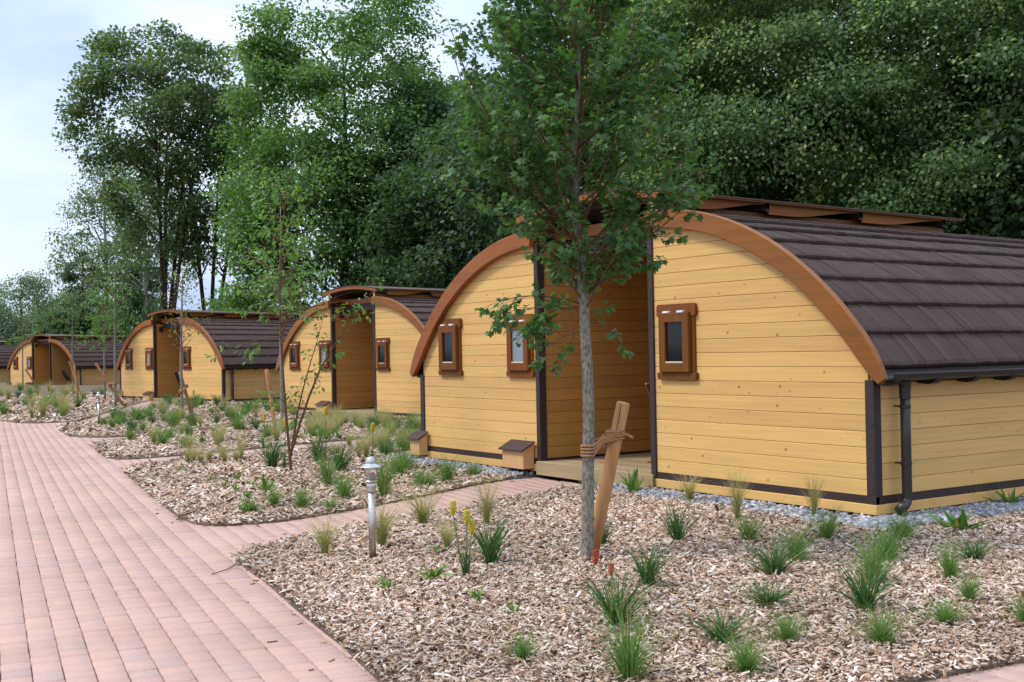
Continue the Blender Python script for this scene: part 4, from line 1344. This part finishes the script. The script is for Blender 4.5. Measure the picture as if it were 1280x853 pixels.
def unit(r, n):
    v = r.normal(0, 1, (n, 3)); return v / np.linalg.norm(v, axis=1, keepdims=True)


def clump_tree(name, loc, label, H, prof, nclump, per, leaf, cols, seed, crown0=.1, cr=(.5, 1.0), trunk=.25, bark=None, stems=None, flat=.62, droop=.35, tip=None, cat='tree', group=None, trunk_top=.8, limbs=26, inner=.35, haze=None):
    """prof(t) = crown radius at relative height t; leaves gathered in clumps carried by limbs"""
    r = np.random.default_rng(seed)
    root = empty(name, (loc[0], loc[1], -.3)); tag(root, label, cat, group)
    t = crown0 + (1 - crown0) * r.random(nclump * 3)
    Rr = np.array([prof(q) for q in t])
    keepc = r.random(len(t)) < (Rr / Rr.max()) ** 1.1; t = t[keepc][:nclump]; Rr = Rr[keepc][:nclump]; n = len(t)
    az = r.uniform(0, 2 * np.pi, n); q = np.where(r.random(n) < .75, r.uniform(.72, 1.1, n), r.uniform(inner, .75, n))
    C = np.c_[Rr * q * np.cos(az), Rr * q * np.sin(az), t * H]
    if stems:
        C[:, :2] += np.array([np.interp(C[:, 2], [0, H], [0, s]) for s in (0, 0)]).T
    cs = r.uniform(cr[0], cr[1], n) * (.6 + .5 * Rr / Rr.max())
    idx = np.repeat(np.arange(n), (per * cs ** 2 / np.mean(cs ** 2)).astype(int)); m = len(idx)
    d = unit(r, m); d[:, 2] = np.where((d[:, 2] < 0) & (r.random(m) < .55), -d[:, 2], d[:, 2])
    rad = r.random(m) ** .4 * r.uniform(.85, 1.2, m)
    ctr = np.c_[C[:, 0], C[:, 1], C[:, 2]]
    P = ctr[idx] + d * (rad * cs[idx])[:, None] * np.array([1, 1, flat])
    outw = P - np.c_[np.zeros(m), np.zeros(m), P[:, 2] * .92]; outw /= np.maximum(np.linalg.norm(outw, axis=1, keepdims=True), 1e-6)
    axis = d * .35 + outw * .3 + unit(r, m) * .75 + np.array([0, 0, -droop])
    up = np.array([0, 0, .9]) + unit(r, m) * .7 + outw * .45
    size = leaf * r.uniform(.7, 1.3, m)
    cl = np.array(cols); ctone = r.uniform(.82, 1.18, n)
    mixv = np.clip(r.normal(.5, .28, m), 0, 1)[:, None]
    cc = (cl[0] * (1 - mixv) + cl[1] * mixv) * (ctone[idx] * r.uniform(.85, 1.15, m))[:, None]
    if tip is not None:
        pale = (rad > .75) & (r.random(m) < (tip[1] * np.where(r.random(n) < .45, 1.5, .35))[idx]); cc[pale] = np.array(tip[0]) * r.uniform(.8, 1.2, (pale.sum(), 1))
    tv = np.array([7.6 - loc[0], -8.9 - loc[1]]); tv /= np.linalg.norm(tv)
    kp = (P[:, :2] @ tv > -.12 * Rr.max()) | (r.random(m) < .38)
    leaves('crown', P[kp], axis[kp], up[kp], size[kp], T_DIAMOND, cc[kp], root)
    tb = MB()
    sts = stems or [(0, 0, 1.0)]
    for (sx, sy, sh) in sts:
        k = 9; ph = r.uniform(0, 6)
        pts = [(sx * 3.4 * (z ** 1.2) + .05 * trunk * 8 * math.sin(ph + z * 5) * z, sy * 3.4 * (z ** 1.2) + .05 * trunk * 8 * math.cos(ph + z * 4) * z, H * trunk_top * sh * z) for z in np.linspace(0, 1, k)]
        tb.tube(pts, [trunk * (1.25 if i == 0 else 1) * (1 - .88 * i / (k - 1)) for i in range(k)], 8)
        for i in r.choice(n, min(limbs // len(sts), n), replace=False):
            c = C[i]; z0 = max(.12 * H, c[2] - r.uniform(.3, .6) * np.hypot(c[0], c[1]) - .06 * H); z0 = min(z0, H * trunk_top * sh * .95)
            zz = z0 / (H * trunk_top * sh); j = min(int(zz * (k - 1)), k - 2)
            b = Vector(pts[j]).lerp(Vector(pts[j + 1]), zz * (k - 1) - j)
            e = Vector(c); mid = b.lerp(e, .5) + Vector((0, 0, .10 * (e - b).length))
            r0 = trunk * .32 * (1 - .7 * zz) + .015
            tb.tube([b, mid, e], [r0, r0 * .6, .01], 5, False)
    tb.build('trunk', bark or m_bark_dark, root, True)
    return root


def ell(r, p=.5, top=.55):
    return lambda t: r * max(0.05, (math.sin(math.pi * min(1, max(0, t)) ** p)) ** top) if t < 1 else .05


GT = 'tall trees behind the cabins'
LN = ((.066, .137, .043), (.127, .214, .067))
def linden_prof(t):
    return np.interp(t, [0, .15, .5, .72, .85, .94, 1.0], [5.0, 5.4, 5.4, 5.0, 4.4, 3.4, 1.2])
clump_tree('linden_tree', (-48.1, 17.3), 'big bright green linden with a broad rounded crown behind the second cabin', 20.3, linden_prof, 330, 520, .185, LN, 11, .04, (.75, 1.75), .38, flat=.68, tip=((.17, .24, .085), .25), group=GT, limbs=40, inner=.5)
DK = ((.063, .108, .045), (.128, .180, .075))
def dark_prof(R):
    return lambda t: R * float(np.interp(t, [0, .3, .5, .68, .85, .95, 1.0], [.28, .36, .66, 1.0, .95, .7, .15]))
clump_tree('tall_broadleaf_tree', (-62.0, 12.4), 'tall dark tree with several bare leaning stems behind the third cabin', 20.6, dark_prof(4.6), 150, 200, .21, DK, 12, .34, (.55, 1.25), .17, m_bark_dark, [(-.9, .4, 1), (.3, -.2, .95), (-.2, .6, .9), (.9, .5, .9)], flat=.8, tip=((.15, .10, .05), .08), group=GT, trunk_top=.88, limbs=44)
clump_tree('tall_broadleaf_tree', (-62.5, 15.2), 'tall dark tree with bare stems next to the big linden', 20.2, dark_prof(4.2), 140, 200, .21, DK, 13, .34, (.55, 1.2), .17, m_bark_dark, [(-.5, -.3, 1), (.3, .2, .95), (.8, .6, .9)], flat=.8, tip=((.15, .10, .05), .06), group=GT, trunk_top=.88, limbs=40)
BR = ((.098, .143, .078), (.169, .221, .130))
clump_tree('birch_tree', (-86.5, 15.6), 'white trunked birch with a thin drooping crown, leftmost birch', 20.5, ell(3.6, .8, .8), 120, 150, .19, BR, 14, .2, (.6, 1.2), .22, m_bark_birch, [(-.1, 0, 1)], flat=1.1, droop=.9, group=GT, trunk_top=.92)
clump_tree('birch_tree', (-81.5, 17.0), 'white trunked birch between the leftmost birch and the dark stems', 18.5, ell(3.2, .8, .8), 100, 150, .19, BR, 15, .24, (.6, 1.1), .22, m_bark_birch, [(.1, 0, 1)], flat=1.1, droop=.9, group=GT, trunk_top=.92)
CF = ((.036, .070, .036), (.070, .119, .056))
clump_tree('conifer_tree', (-87.2, 13.9), 'dark layered conifer left of the birches', 11.2, lambda t: 3.0 * max(.06, 1 - t) ** .8, 110, 190, .17, CF, 16, .06, (.5, .95), .16, flat=.4, droop=.3, group=GT, trunk_top=.98)
clump_tree('conifer_tree', (-85.0, 17.6), 'dark layered conifer right behind the birches', 12.6, lambda t: 3.2 * max(.06, 1 - t) ** .8, 110, 190, .17, CF, 17, .06, (.5, .95), .16, flat=.4, droop=.3, group=GT, trunk_top=.98)
clump_tree('leafy_bush', (-81.6, 16.6), 'mid green bush behind the roof at the left edge of the third cabin', 6.4, ell(3.4, .6, .6), 90, 190, .18, LN, 18, .02, (.5, .95), .10, cat='bush', group='bushes behind the cabins', limbs=10)
clump_tree('leafy_bush', (-97.0, 14.5), 'bush behind the roof of the round gabled cabin', 5.4, ell(4.4, .6, .6), 90, 170, .2, ((.05, .085, .032), (.09, .14, .05)), 19, .02, (.5, .9), .10, cat='bush', group='bushes behind the cabins', limbs=10)
WL = ((.114, .162, .102), (.168, .222, .138))
clump_tree('willow_tree', (-117, 15.4), 'pale grey-green willow far off at the left', 9.8, ell(5.0, .7, .5), 150, 240, .22, WL, 20, .02, (.9, 1.5), .3, flat=1.2, droop=1.0, group=GT)
clump_tree('willow_tree', (-124, 22), 'second grey-green willow, behind the leftmost one and lower', 8.4, ell(5.4, .7, .5), 110, 170, .26, WL, 21, .02, (.9, 1.5), .3, flat=1.2, droop=1.0, group=GT)
clump_tree('leafy_bush', (-104, 17.5), 'dark bush behind the farthest roofs at left', 6.0, ell(4.4, .6, .6), 90, 170, .22, DK, 22, .02, (.6, 1.1), .12, cat='bush', group='bushes behind the cabins', limbs=10)
# dark wood behind the maple and the nearest cabin
D2 = ((.037, .070, .036), (.070, .117, .054))
clump_tree('dark_tree', (-43.2, 20.3), 'dark tree between the linden and the young maple, the left one of two', 14.2, ell(4.4, .75, .5), 230, 300, .21, D2, 23, .03, (.8, 1.3), .3, flat=.75, group=GT)
clump_tree('dark_tree', (-36.9, 18.9), 'dark tree between the linden and the young maple, the right one of two', 12.4, ell(4.3, .75, .5), 230, 300, .20, D2, 24, .03, (.8, 1.3), .3, flat=.75, group=GT)
clump_tree('dark_tree', (-26.4, 16.8), 'dark full tree directly behind the young maple crown', 16.5, ell(4.6, .8, .45), 230, 330, .18, D2, 25, .02, (.8, 1.6), .3, flat=.75, group=GT)
clump_tree('dark_tree', (-22.0, 18.6), 'dark full tree right of the young maple crown', 17.0, ell(4.6, .8, .45), 230, 330, .18, D2, 26, .02, (.8, 1.6), .3, flat=.75, group=GT)
LD = ((.045, .091, .035), (.096, .156, .055))
clump_tree('linden_tree', (-16.4, 16.9), 'linden with pale blossom tips over the ridge of the nearest cabin', 15.5, ell(4.9, .85, .4), 120, 1500, .11, LD, 27, .06, (.8, 1.75), .32, flat=.62, droop=.8, tip=((.25, .31, .12), .34), group=GT, limbs=40)
clump_tree('linden_tree', (-12.2, 19.4), 'second blossoming linden, right of the first over the brown roof', 15.5, ell(5.0, .85, .4), 115, 1400, .11, LD, 28, .05, (.8, 1.75), .32, flat=.62, droop=.8, tip=((.25, .31, .12), .26), group=GT, limbs=40)
clump_tree('dark_tree', (-8.0, 20.7), 'dark tree at the right photo edge behind the brown roof', 15, ell(4.6, .85, .4), 170, 300, .2, D2, 29, .03, (.8, 1.4), .3, flat=.75, group=GT)
# second line, closes the gaps low down
back = clump_tree('backdrop_tree', (-31, 27), 'backmost dark tree in the gap right of the big linden', 17, ell(5.2, .85, .4), 150, 220, .38, D2, 30, .02, (1.1, 1.8), .3, group='dark trees in the back line')
for (x, y, rz, lb) in ((-22, 28, 1.2, 'backmost dark tree behind the young maple crown'), (-13, 29, 2.6, 'backmost dark tree behind the blossoming lindens'), (-50, 27, 5.0, 'backmost dark tree behind the big linden')):
    o = copy_tree(back); o.location = (x, y, -.3); o.rotation_euler.z = rz; o['label'] = lb
for i, (x, y, s_) in enumerate(((-62, 18.5, 1.0), (-30, 20, .9), (-44, 24, .85))):
    clump_tree('leafy_bush', (x, y), ['dark undergrowth bush at the foot of the bare stems', 'dark undergrowth bush behind the second cabin ridge', 'undergrowth bush at the foot of the two dark trees'][i], 5.6 * s_, ell(3.8, .6, .6), 90, 170, .22, D2, 40 + i, .02, (.7, 1.1), .1, cat='bush', group='bushes behind the cabins', limbs=8)


# ---- young maple in front of the porch
def young_tree(name, base, pts, rads, label, limb_fn, leaf, tmpl, cols, bark, seed, twig_bark=None, twigs=7, per=12, knobs=0, group=None, extra=()):
    """trunk polyline (relative to base) + limbs with leafy twigs"""
    r = np.random.default_rng(seed)
    root = empty(name, base); tag(root, label, 'tree', group)
    tb = MB(); tb.tube(spline(pts, False, 5), np.interp(np.linspace(0, 1, 5 * (len(pts) - 1) + 1), np.linspace(0, 1, len(pts)), rads), 12)
    for k in range(knobs):
        z = r.uniform(.15, 1.9); q = np.array([np.interp(z, [p[2] for p in pts], [p[i] for p in pts]) for i in (0, 1)]); rr = np.interp(z, [p[2] for p in pts], rads); a = r.uniform(0, 6.28)
        tb.tube([(q[0], q[1], z), (q[0] + math.cos(a) * (rr + .008), q[1] + math.sin(a) * (rr + .008), z + .008)], [.016, .006], 6)
    tb.build('trunk', bark, root, True)
    bb = MB(); P = []; A = []; UPV = []
    limbs = limb_fn(r) + list(extra)
    for (z0, az, el, L, curve) in limbs:
        b = Vector([np.interp(z0, [p[2] for p in pts], [p[i] for p in pts]) for i in (0, 1)] + [z0])
        seg = 6; q = b.copy(); e = el; path_ = [q.copy()]
        a_ = az
        for s in range(seg):
            q = q + Vector((math.cos(a_) * math.cos(e), math.sin(a_) * math.cos(e), math.sin(e))) * (L / seg)
            e += curve / seg + r.normal(0, .05); a_ += r.normal(0, .1); path_.append(q.copy())
        r0 = .005 + .0065 * L
        bb.tube(path_, [r0 * (1 - .85 * i / seg) for i in range(seg + 1)], 5, False)
        nt_ = max(2, int(twigs * L))
        for k in range(nt_ + 1):
            t = .22 + .78 * k / nt_
            i = min(int(t * seg), seg - 1); o = path_[i].lerp(path_[i + 1], t * seg - i)
            d0 = (path_[i + 1] - path_[i]).normalized()
            if k < nt_:
                ra = r.uniform(0, 6.28); side = d0.orthogonal().normalized(); side.rotate(Matrix.Rotation(ra, 3, d0))
                dv = (d0 * .7 + side * .8 + Vector((0, 0, .12))).normalized(); tl = r.uniform(.14, .34) * (1.15 - .5 * t)
            else:
                dv = d0; tl = r.uniform(.08, .2)
            e2 = o + dv * tl + Vector((0, 0, -.05 * tl))
            bb.tube([o, e2], [.0035, .0015], 4, False)
            npr = max(2, int(per * tl / .25))
            for j in range(npr):
                tt = .2 + .8 * (j + 1) / npr; pq = o.lerp(e2, tt)
                for sd_ in (1, -1):
                    a2 = r.uniform(0, 6.28); sv = dv.orthogonal().normalized(); sv.rotate(Matrix.Rotation(a2, 3, dv))
                    ax_ = (dv * .35 + sv * .9 * sd_ + Vector((0, 0, -.35))).normalized()
                    P.append(pq + ax_ * leaf * r.uniform(.25, .55)); A.append(ax_ + Vector((0, 0, -.25))); UPV.append((r.normal(0, .45), r.normal(0, .45), 1.0))
    bb.build('branches', twig_bark or bark, root, True)
    P = np.array([tuple(p) for p in P]); A = np.array([tuple(p) for p in A]); UPV = np.array(UPV); n = len(P)
    m1 = np.clip(r.normal(.45, .3, n), 0, 1)[:, None]
    cc = (np.array(cols[0]) * (1 - m1) + np.array(cols[1]) * m1) * r.uniform(.8, 1.2, (n, 1))
    leaves('crown', P, A, UPV, leaf * r.uniform(.7, 1.2, n), tmpl, cc, root)
    return n


def maple_limbs(r):
    o = []
    for i in range(66):
        z = 1.95 + 3.0 * (i / 66) ** 1.05
        az = i * 2.39996 + r.uniform(-.3, .3)
        up = (z - 1.95) / 3.0
        o.append((z, az, math.radians(r.uniform(28, 52) + 14 * up), r.uniform(1.05, 1.5) * (1 - .42 * up) if z > 2.15 else r.uniform(.5, .8), r.uniform(-.1, .55)))
    return o


RIGHT = math.atan2(.839, .5437)        # world azimuth of "to the right" across the front
mx_extra = [(1.95, RIGHT + math.pi, .25, .62, -1.0), (2.0, RIGHT + math.pi + .25, .35, .75, -.9), (1.98, RIGHT + 2.7, .1, .5, -1.1), (1.85, RIGHT + .1, .15, .30, -1.2), (2.05, RIGHT - .1, .75, .6, -.6), (1.8, RIGHT + math.pi - .1, -.1, .35, -.8),
            (2.5, RIGHT + math.pi, .55, 1.25, .9), (2.7, RIGHT + math.pi + .1, .75, 1.7, .55), (2.9, RIGHT + math.pi + .12, .95, 1.55, .35), (2.6, RIGHT + math.pi - .15, .62, 1.75, .7),
            (2.2, RIGHT, .45, 1.1, .1), (2.35, RIGHT + .2, .5, 1.3, .2), (2.3, RIGHT - .25, .3, 1.0, .3)]
ML = ((.049, .112, .040), (.100, .189, .063))
nm_ = young_tree('maple_tree', (-.09, -3.25, -.235), [(0, 0, 0), (.008, .004, .12), (.02, .01, .55), (.035, .02, 1.25), (.02, .01, 1.9), (.015, .0, 2.33), (-.01, -.03, 2.58), (.0, -.02, 3.4), (.04, .03, 4.4), (.06, .05, 5.5)], [.068, .053, .049, .045, .042, .039, .033, .024, .014, .005],
           'young maple with grey trunk, tied to a wooden stake before the nearest porch', maple_limbs, .058, T_MAPLE, ML, m_bark_grey, 51, m_twig, 9, 10, 16, None, mx_extra)

# ---- multi-stemmed shrub tree in the second bed
def sap_limbs(z0, z1, n, L0, L1, e0=15, e1=50):
    def fn(r):
        return [(z0 + (z1 - z0) * (i / n), i * 2.39996 + r.uniform(-.4, .4), math.radians(r.uniform(e0, e1)), r.uniform(L0, L1) * (1.1 - .6 * i / n), r.uniform(-.5, .4)) for i in range(n)]
    return fn


SL = ((.075, .161, .044), (.138, .253, .069))
young_tree('ash_sapling', (-8.16, -2.35, -.235), [(0, 0, 0), (-.03, -.06, 1.0), (-.05, -.10, 2.1), (-.02, -.08, 3.2), (.05, .05, 4.3)], [.021, .017, .014, .010, .004], 'leafy multi-stemmed young tree with bright green leaves in the second bed', sap_limbs(1.9, 4.0, 16, .7, 1.05), .085, T_OVAL, SL, m_twig, 61, m_twig, 5, 5, 0, 'young trees in the beds',
           [(.25, RIGHT, 1.25, 2.6, -.15), (.2, RIGHT + .3, 1.4, 2.0, -.1), (.85, RIGHT + math.pi, .6, .45, -.8), (1.0, RIGHT + 2.6, .5, .4, -.6), (1.9, RIGHT + math.pi - .2, .0, .95, -.2), (2.1, RIGHT, .2, 1.15, -.35), (2.2, RIGHT + .15, .3, 1.1, -.3)])
young_tree('ash_sapling', (-19.6, 2.2, -.24), [(0, 0, 0), (.02, 0, 1.8), (.03, .03, 3.6), (.0, .05, 5.2)], [.05, .045, .03, .008], 'grey-stemmed young tree staked before the second cabin, its crown above the shrub', sap_limbs(2.3, 5.0, 26, .9, 1.5), .12, T_OVAL, SL, m_bark_grey, 62, m_twig, 4, 5, 0, 'young trees in the beds')
OL = ((.10, .13, .05), (.16, .18, .08))
young_tree('thin_sapling', (-23.76, 1.13, -.24), [(0, 0, 0), (-.03, 0, 1.6), (.0, .03, 2.8), (.05, .05, 4.0)], [.045, .036, .022, .006], 'sparse thin sapling tied to a leaning stake before the porch of the third cabin', sap_limbs(1.7, 3.8, 22, .6, 1.1, 30, 65), .09, T_OVAL, OL, m_bark_grey, 63, m_twig, 3, 3, 0, 'young trees in the beds')
young_tree('thin_sapling', (-33.2, 1.92, -.24), [(0, 0, 0), (.02, 0, 2.0), (.03, .03, 3.4), (.05, .05, 5.0)], [.045, .036, .022, .006], 'sparse thin sapling at the left corner of the third cabin', sap_limbs(2.2, 4.7, 22, .6, 1.1, 30, 65), .10, T_OVAL, SL, m_bark_grey, 64, m_twig, 3, 4, 0, 'young trees in the beds')
young_tree('thin_sapling', (-41.3, 3.66, -.24), [(0, 0, 0), (.02, 0, 1.8), (.0, .03, 3.4), (.05, .05, 4.6)], [.045, .036, .022, .006], 'leafy sapling in front of the gap beside the third cabin', sap_limbs(2.0, 4.4, 30, .7, 1.2, 10, 50), .13, T_OVAL, SL, m_bark_grey, 65, m_twig, 5, 5, 0, 'young trees in the beds')
young_tree('thin_sapling', (-56.6, 6.0, -.26), [(0, 0, 0), (.02, 0, 1.8), (.0, .03, 3.4), (.05, .05, 5.0)], [.045, .036, .022, .006], 'sapling in front of the glazed door of the round gabled cabin', sap_limbs(2.3, 4.8, 22, .6, 1.0, 20, 60), .11, T_OVAL, SL, m_bark_grey, 66, m_twig, 3, 4, 0, 'young trees in the beds')
young_tree('thin_sapling', (-64.3, 5.1, -.26), [(0, 0, 0), (.02, 0, 1.8), (.0, .03, 3.4), (.05, .05, 5.0)], [.045, .036, .022, .006], 'sapling in front of the left window of the round gabled cabin', sap_limbs(2.3, 4.8, 20, .5, .9, 20, 60), .11, T_OVAL, OL, m_bark_grey, 67, m_twig, 3, 3, 0, 'young trees in the beds')

# ------------------------------------------------------------------ stakes and ropes
def stake(a, b, rad, label):
    r = empty('wooden_stake', (a[0], a[1], a[2])); A = Vector((0, 0, -.05)); B = Vector(b) - Vector(a)
    m = MB(); d = (B - A).normalized()
    m.tube([A, A.lerp(B, .3), A.lerp(B, .7), B - d * .012, B], [rad * 1.04, rad, rad * .97, rad * .95, rad * .86], 14); m.build('pole', m_stake, r, True)
    k = MB(); s = d.orthogonal().normalized(); n_ = Vector((7.6, -8.9, 1.4)) - Vector(a); n_ = (n_ - d * n_.dot(d)).normalized(); sd_ = d.cross(n_)
    p0 = A.lerp(B, .76) + n_ * rad * .955 + sd_ * rad * -.18; p1 = B + n_ * rad * .86 - d * .01 + sd_ * rad * -.22
    k.tube([p0, p0.lerp(p1, .5) + sd_ * .002, p1], [.001, .0035, .004], 5); k.build('crack', m_void, r)
    return tag(r, label, 'stake', 'stakes holding young trees')


stake((-.262, -3.09, -.23), (-.012, -2.915, .99), .055, 'leaning round wooden stake beside the maple trunk')
stake((-17.35, 1.13, -.24), (-17.62, 1.05, 1.10), .047, 'upright wooden stake left of the shrub, before the second cabin')
stake((-24.6, 1.7, -.24), (-24.3, 1.25, 1.0), .047, 'leaning stake tied to the sapling before the porch of the third cabin')
stake((-33.6, 2.35, -.24), (-34.2, 1.55, 1.25), .047, 'leaning stake at the left corner of the third cabin')
stake((-43.2, 3.1, -.24), (-43.4, 3.0, 1.15), .047, 'dark thin stake in front of the gap beside the third cabin')
stake((-56.0, 6.2, -.26), (-56.4, 5.8, 1.3), .047, 'stake in front of the terrace chairs of the round gabled cabin')
stake((-64.0, 5.9, -.26), (-64.1, 5.2, .9), .047, 'short leaning stake before the left wall of the round gabled cabin')


def rope(c_tree, r_tree, c_st, r_st, label, n=4, tail=True, th=.0075):
    """strands looped round trunk and stake"""
    m = MB(); ct = Vector(c_tree); cs = Vector(c_st); d = cs - ct
    yaw = math.atan2(d.y, d.x)
    for k in range(n):
        dz = (k - (n - 1) / 2) * th * 2.1
        pts = []
        for i in range(9):                         # round the trunk, far side from the stake
            a = yaw + math.pi / 2 + math.pi * i / 8
            pts.append(ct + Vector((math.cos(a) * (r_tree + th), math.sin(a) * (r_tree + th), dz * 1.3 - .03)))
        pts.append(ct.lerp(cs, .5) + Vector((math.sin(yaw) * .012, -math.cos(yaw) * .012, dz * .6)))
        for i in range(9):
            a = yaw - math.pi / 2 + math.pi * i / 8
            pts.append(cs + Vector((math.cos(a) * (r_st + th), math.sin(a) * (r_st + th), dz)))
        pts.append(ct.lerp(cs, .5) + Vector((-math.sin(yaw) * .012, math.cos(yaw) * .012, dz * .6)))
        pts.append(pts[0])
        m.tube(pts, th, 6, False)
    for k in range(3):                             # binding turns at the stake
        ring = [cs + Vector((math.cos(a) * (r_st + th * 1.5), math.sin(a) * (r_st + th * 1.5), .012 + (k - 1) * th * 1.9 + .008 * math.sin(a))) for a in np.linspace(0, 2 * math.pi, 15)]
        m.tube(ring, th, 6, False)
    if tail:
        m.tube([cs + Vector((.03, .02, .0)), cs + Vector((.065, .075, -.004)), cs + Vector((.085, .11, -.03))], [th, th * 1.1, th * 1.2], 6)
        m.tube([cs + Vector((-.035, -.055, -.01)), cs + Vector((-.05, -.065, -.06)), cs + Vector((-.052, -.062, -.10))], [th, th * 1.2, th * 1.6], 6)
    o = m.build('rope', m_rope)
    return tag(o, label, 'rope', 'ropes tying trees to stakes')


rope((-.062, -3.232, .655), .047, (-.072, -2.957, .735), .056, 'brown coir rope tying the maple trunk to its stake', 4, True, .0095)
rope((-23.78, 1.13, .55), .055, (-24.42, 1.42, .62), .06, 'reddish rope between the sapling and stake before the porch of the third cabin', 2, False, .015)
rope((-33.18, 1.92, .62), .055, (-33.9, 1.95, .55), .06, 'reddish rope on the sapling at the left corner of the third cabin', 2, False, .015)

# ------------------------------------------------------------------ litter on the paving
tw = MB(); tw.tube([(-1.45, -5.80, -.243), (-1.52, -5.66, -.236), (-1.75, -5.50, -.24), (-2.1, -5.36, -.243), (-2.35, -5.33, -.243)], [.004, .004, .0035, .003, .002], 5)
tw.tube([(-1.75, -5.50, -.24), (-1.80, -5.40, -.243)], [.003, .002], 4)
tag(tw.build('twig', m_twig), 'thin dark twig lying on the bricks at the tip of the nearest bed', 'twig')
dP = np.array([(1.62, -6.32), (.9, -6.25), (-.3, -5.95), (-3.05, -4.55), (-2.85, -4.62), (-3.4, -4.0), (-3.8, -2.6), (-4.2, -1.4), (-2.7, -5.0), (-.8, -5.85), (1.5, -6.15), (.55, -5.93), (-3.3, -3.6), (-2.55, -4.95), (-3.0, -4.2), (-3.6, -3.1), (1.1, -6.02)])
ex = []
for pl_ in (bedA[:110], bedB[:100]):
    for q in pl_[::1]:
        if random.random() < .55 and q[1] < 0 and q[0] > -9:
            ex.append((q[0] + random.gauss(0, .09), q[1] + random.gauss(0, .09)))
ex = np.array(ex); okx = np.ones(len(ex), bool)
for _, b_ in BEDS: okx &= ~inside(ex, b_)
dP = np.vstack([dP, ex[okx]])
n = len(dP); V = []; F = []; C = []
for i, (x, y) in enumerate(dP):
    a = random.uniform(0, 3.14); L = random.uniform(.014, .03); ca_, sa_ = math.cos(a), math.sin(a); W = L * .3
    k = len(V)
    for z in (-.249, -.242):
        for sl, sw in ((-1, -1), (1, -.6), (1, .6), (-1, 1)):
            V.append((x + ca_ * sl * L - sa_ * sw * W, y + sa_ * sl * L + ca_ * sw * W, z))
    F += [(k, k + 3, k + 2, k + 1), (k + 4, k + 5, k + 6, k + 7)] + [(k + j, k + (j + 1) % 4, k + 4 + (j + 1) % 4, k + 4 + j) for j in range(4)]
    C += [random.choice([(.30, .17, .10), (.42, .30, .2), (.2, .1, .06)])] * 8
me = mesh_np('stray_chips', V, np.array(F), m_chip, np.array(C))
tag(link(bpy.data.objects.new('stray_chips', me)), kind='stuff')
print('chips', nchips, 'pavers', npv, 'maple leaves', nm_, 'objects', len(bpy.data.objects), 'tris', sum(len(o.data.polygons) for o in bpy.data.objects if o.type == 'MESH'))
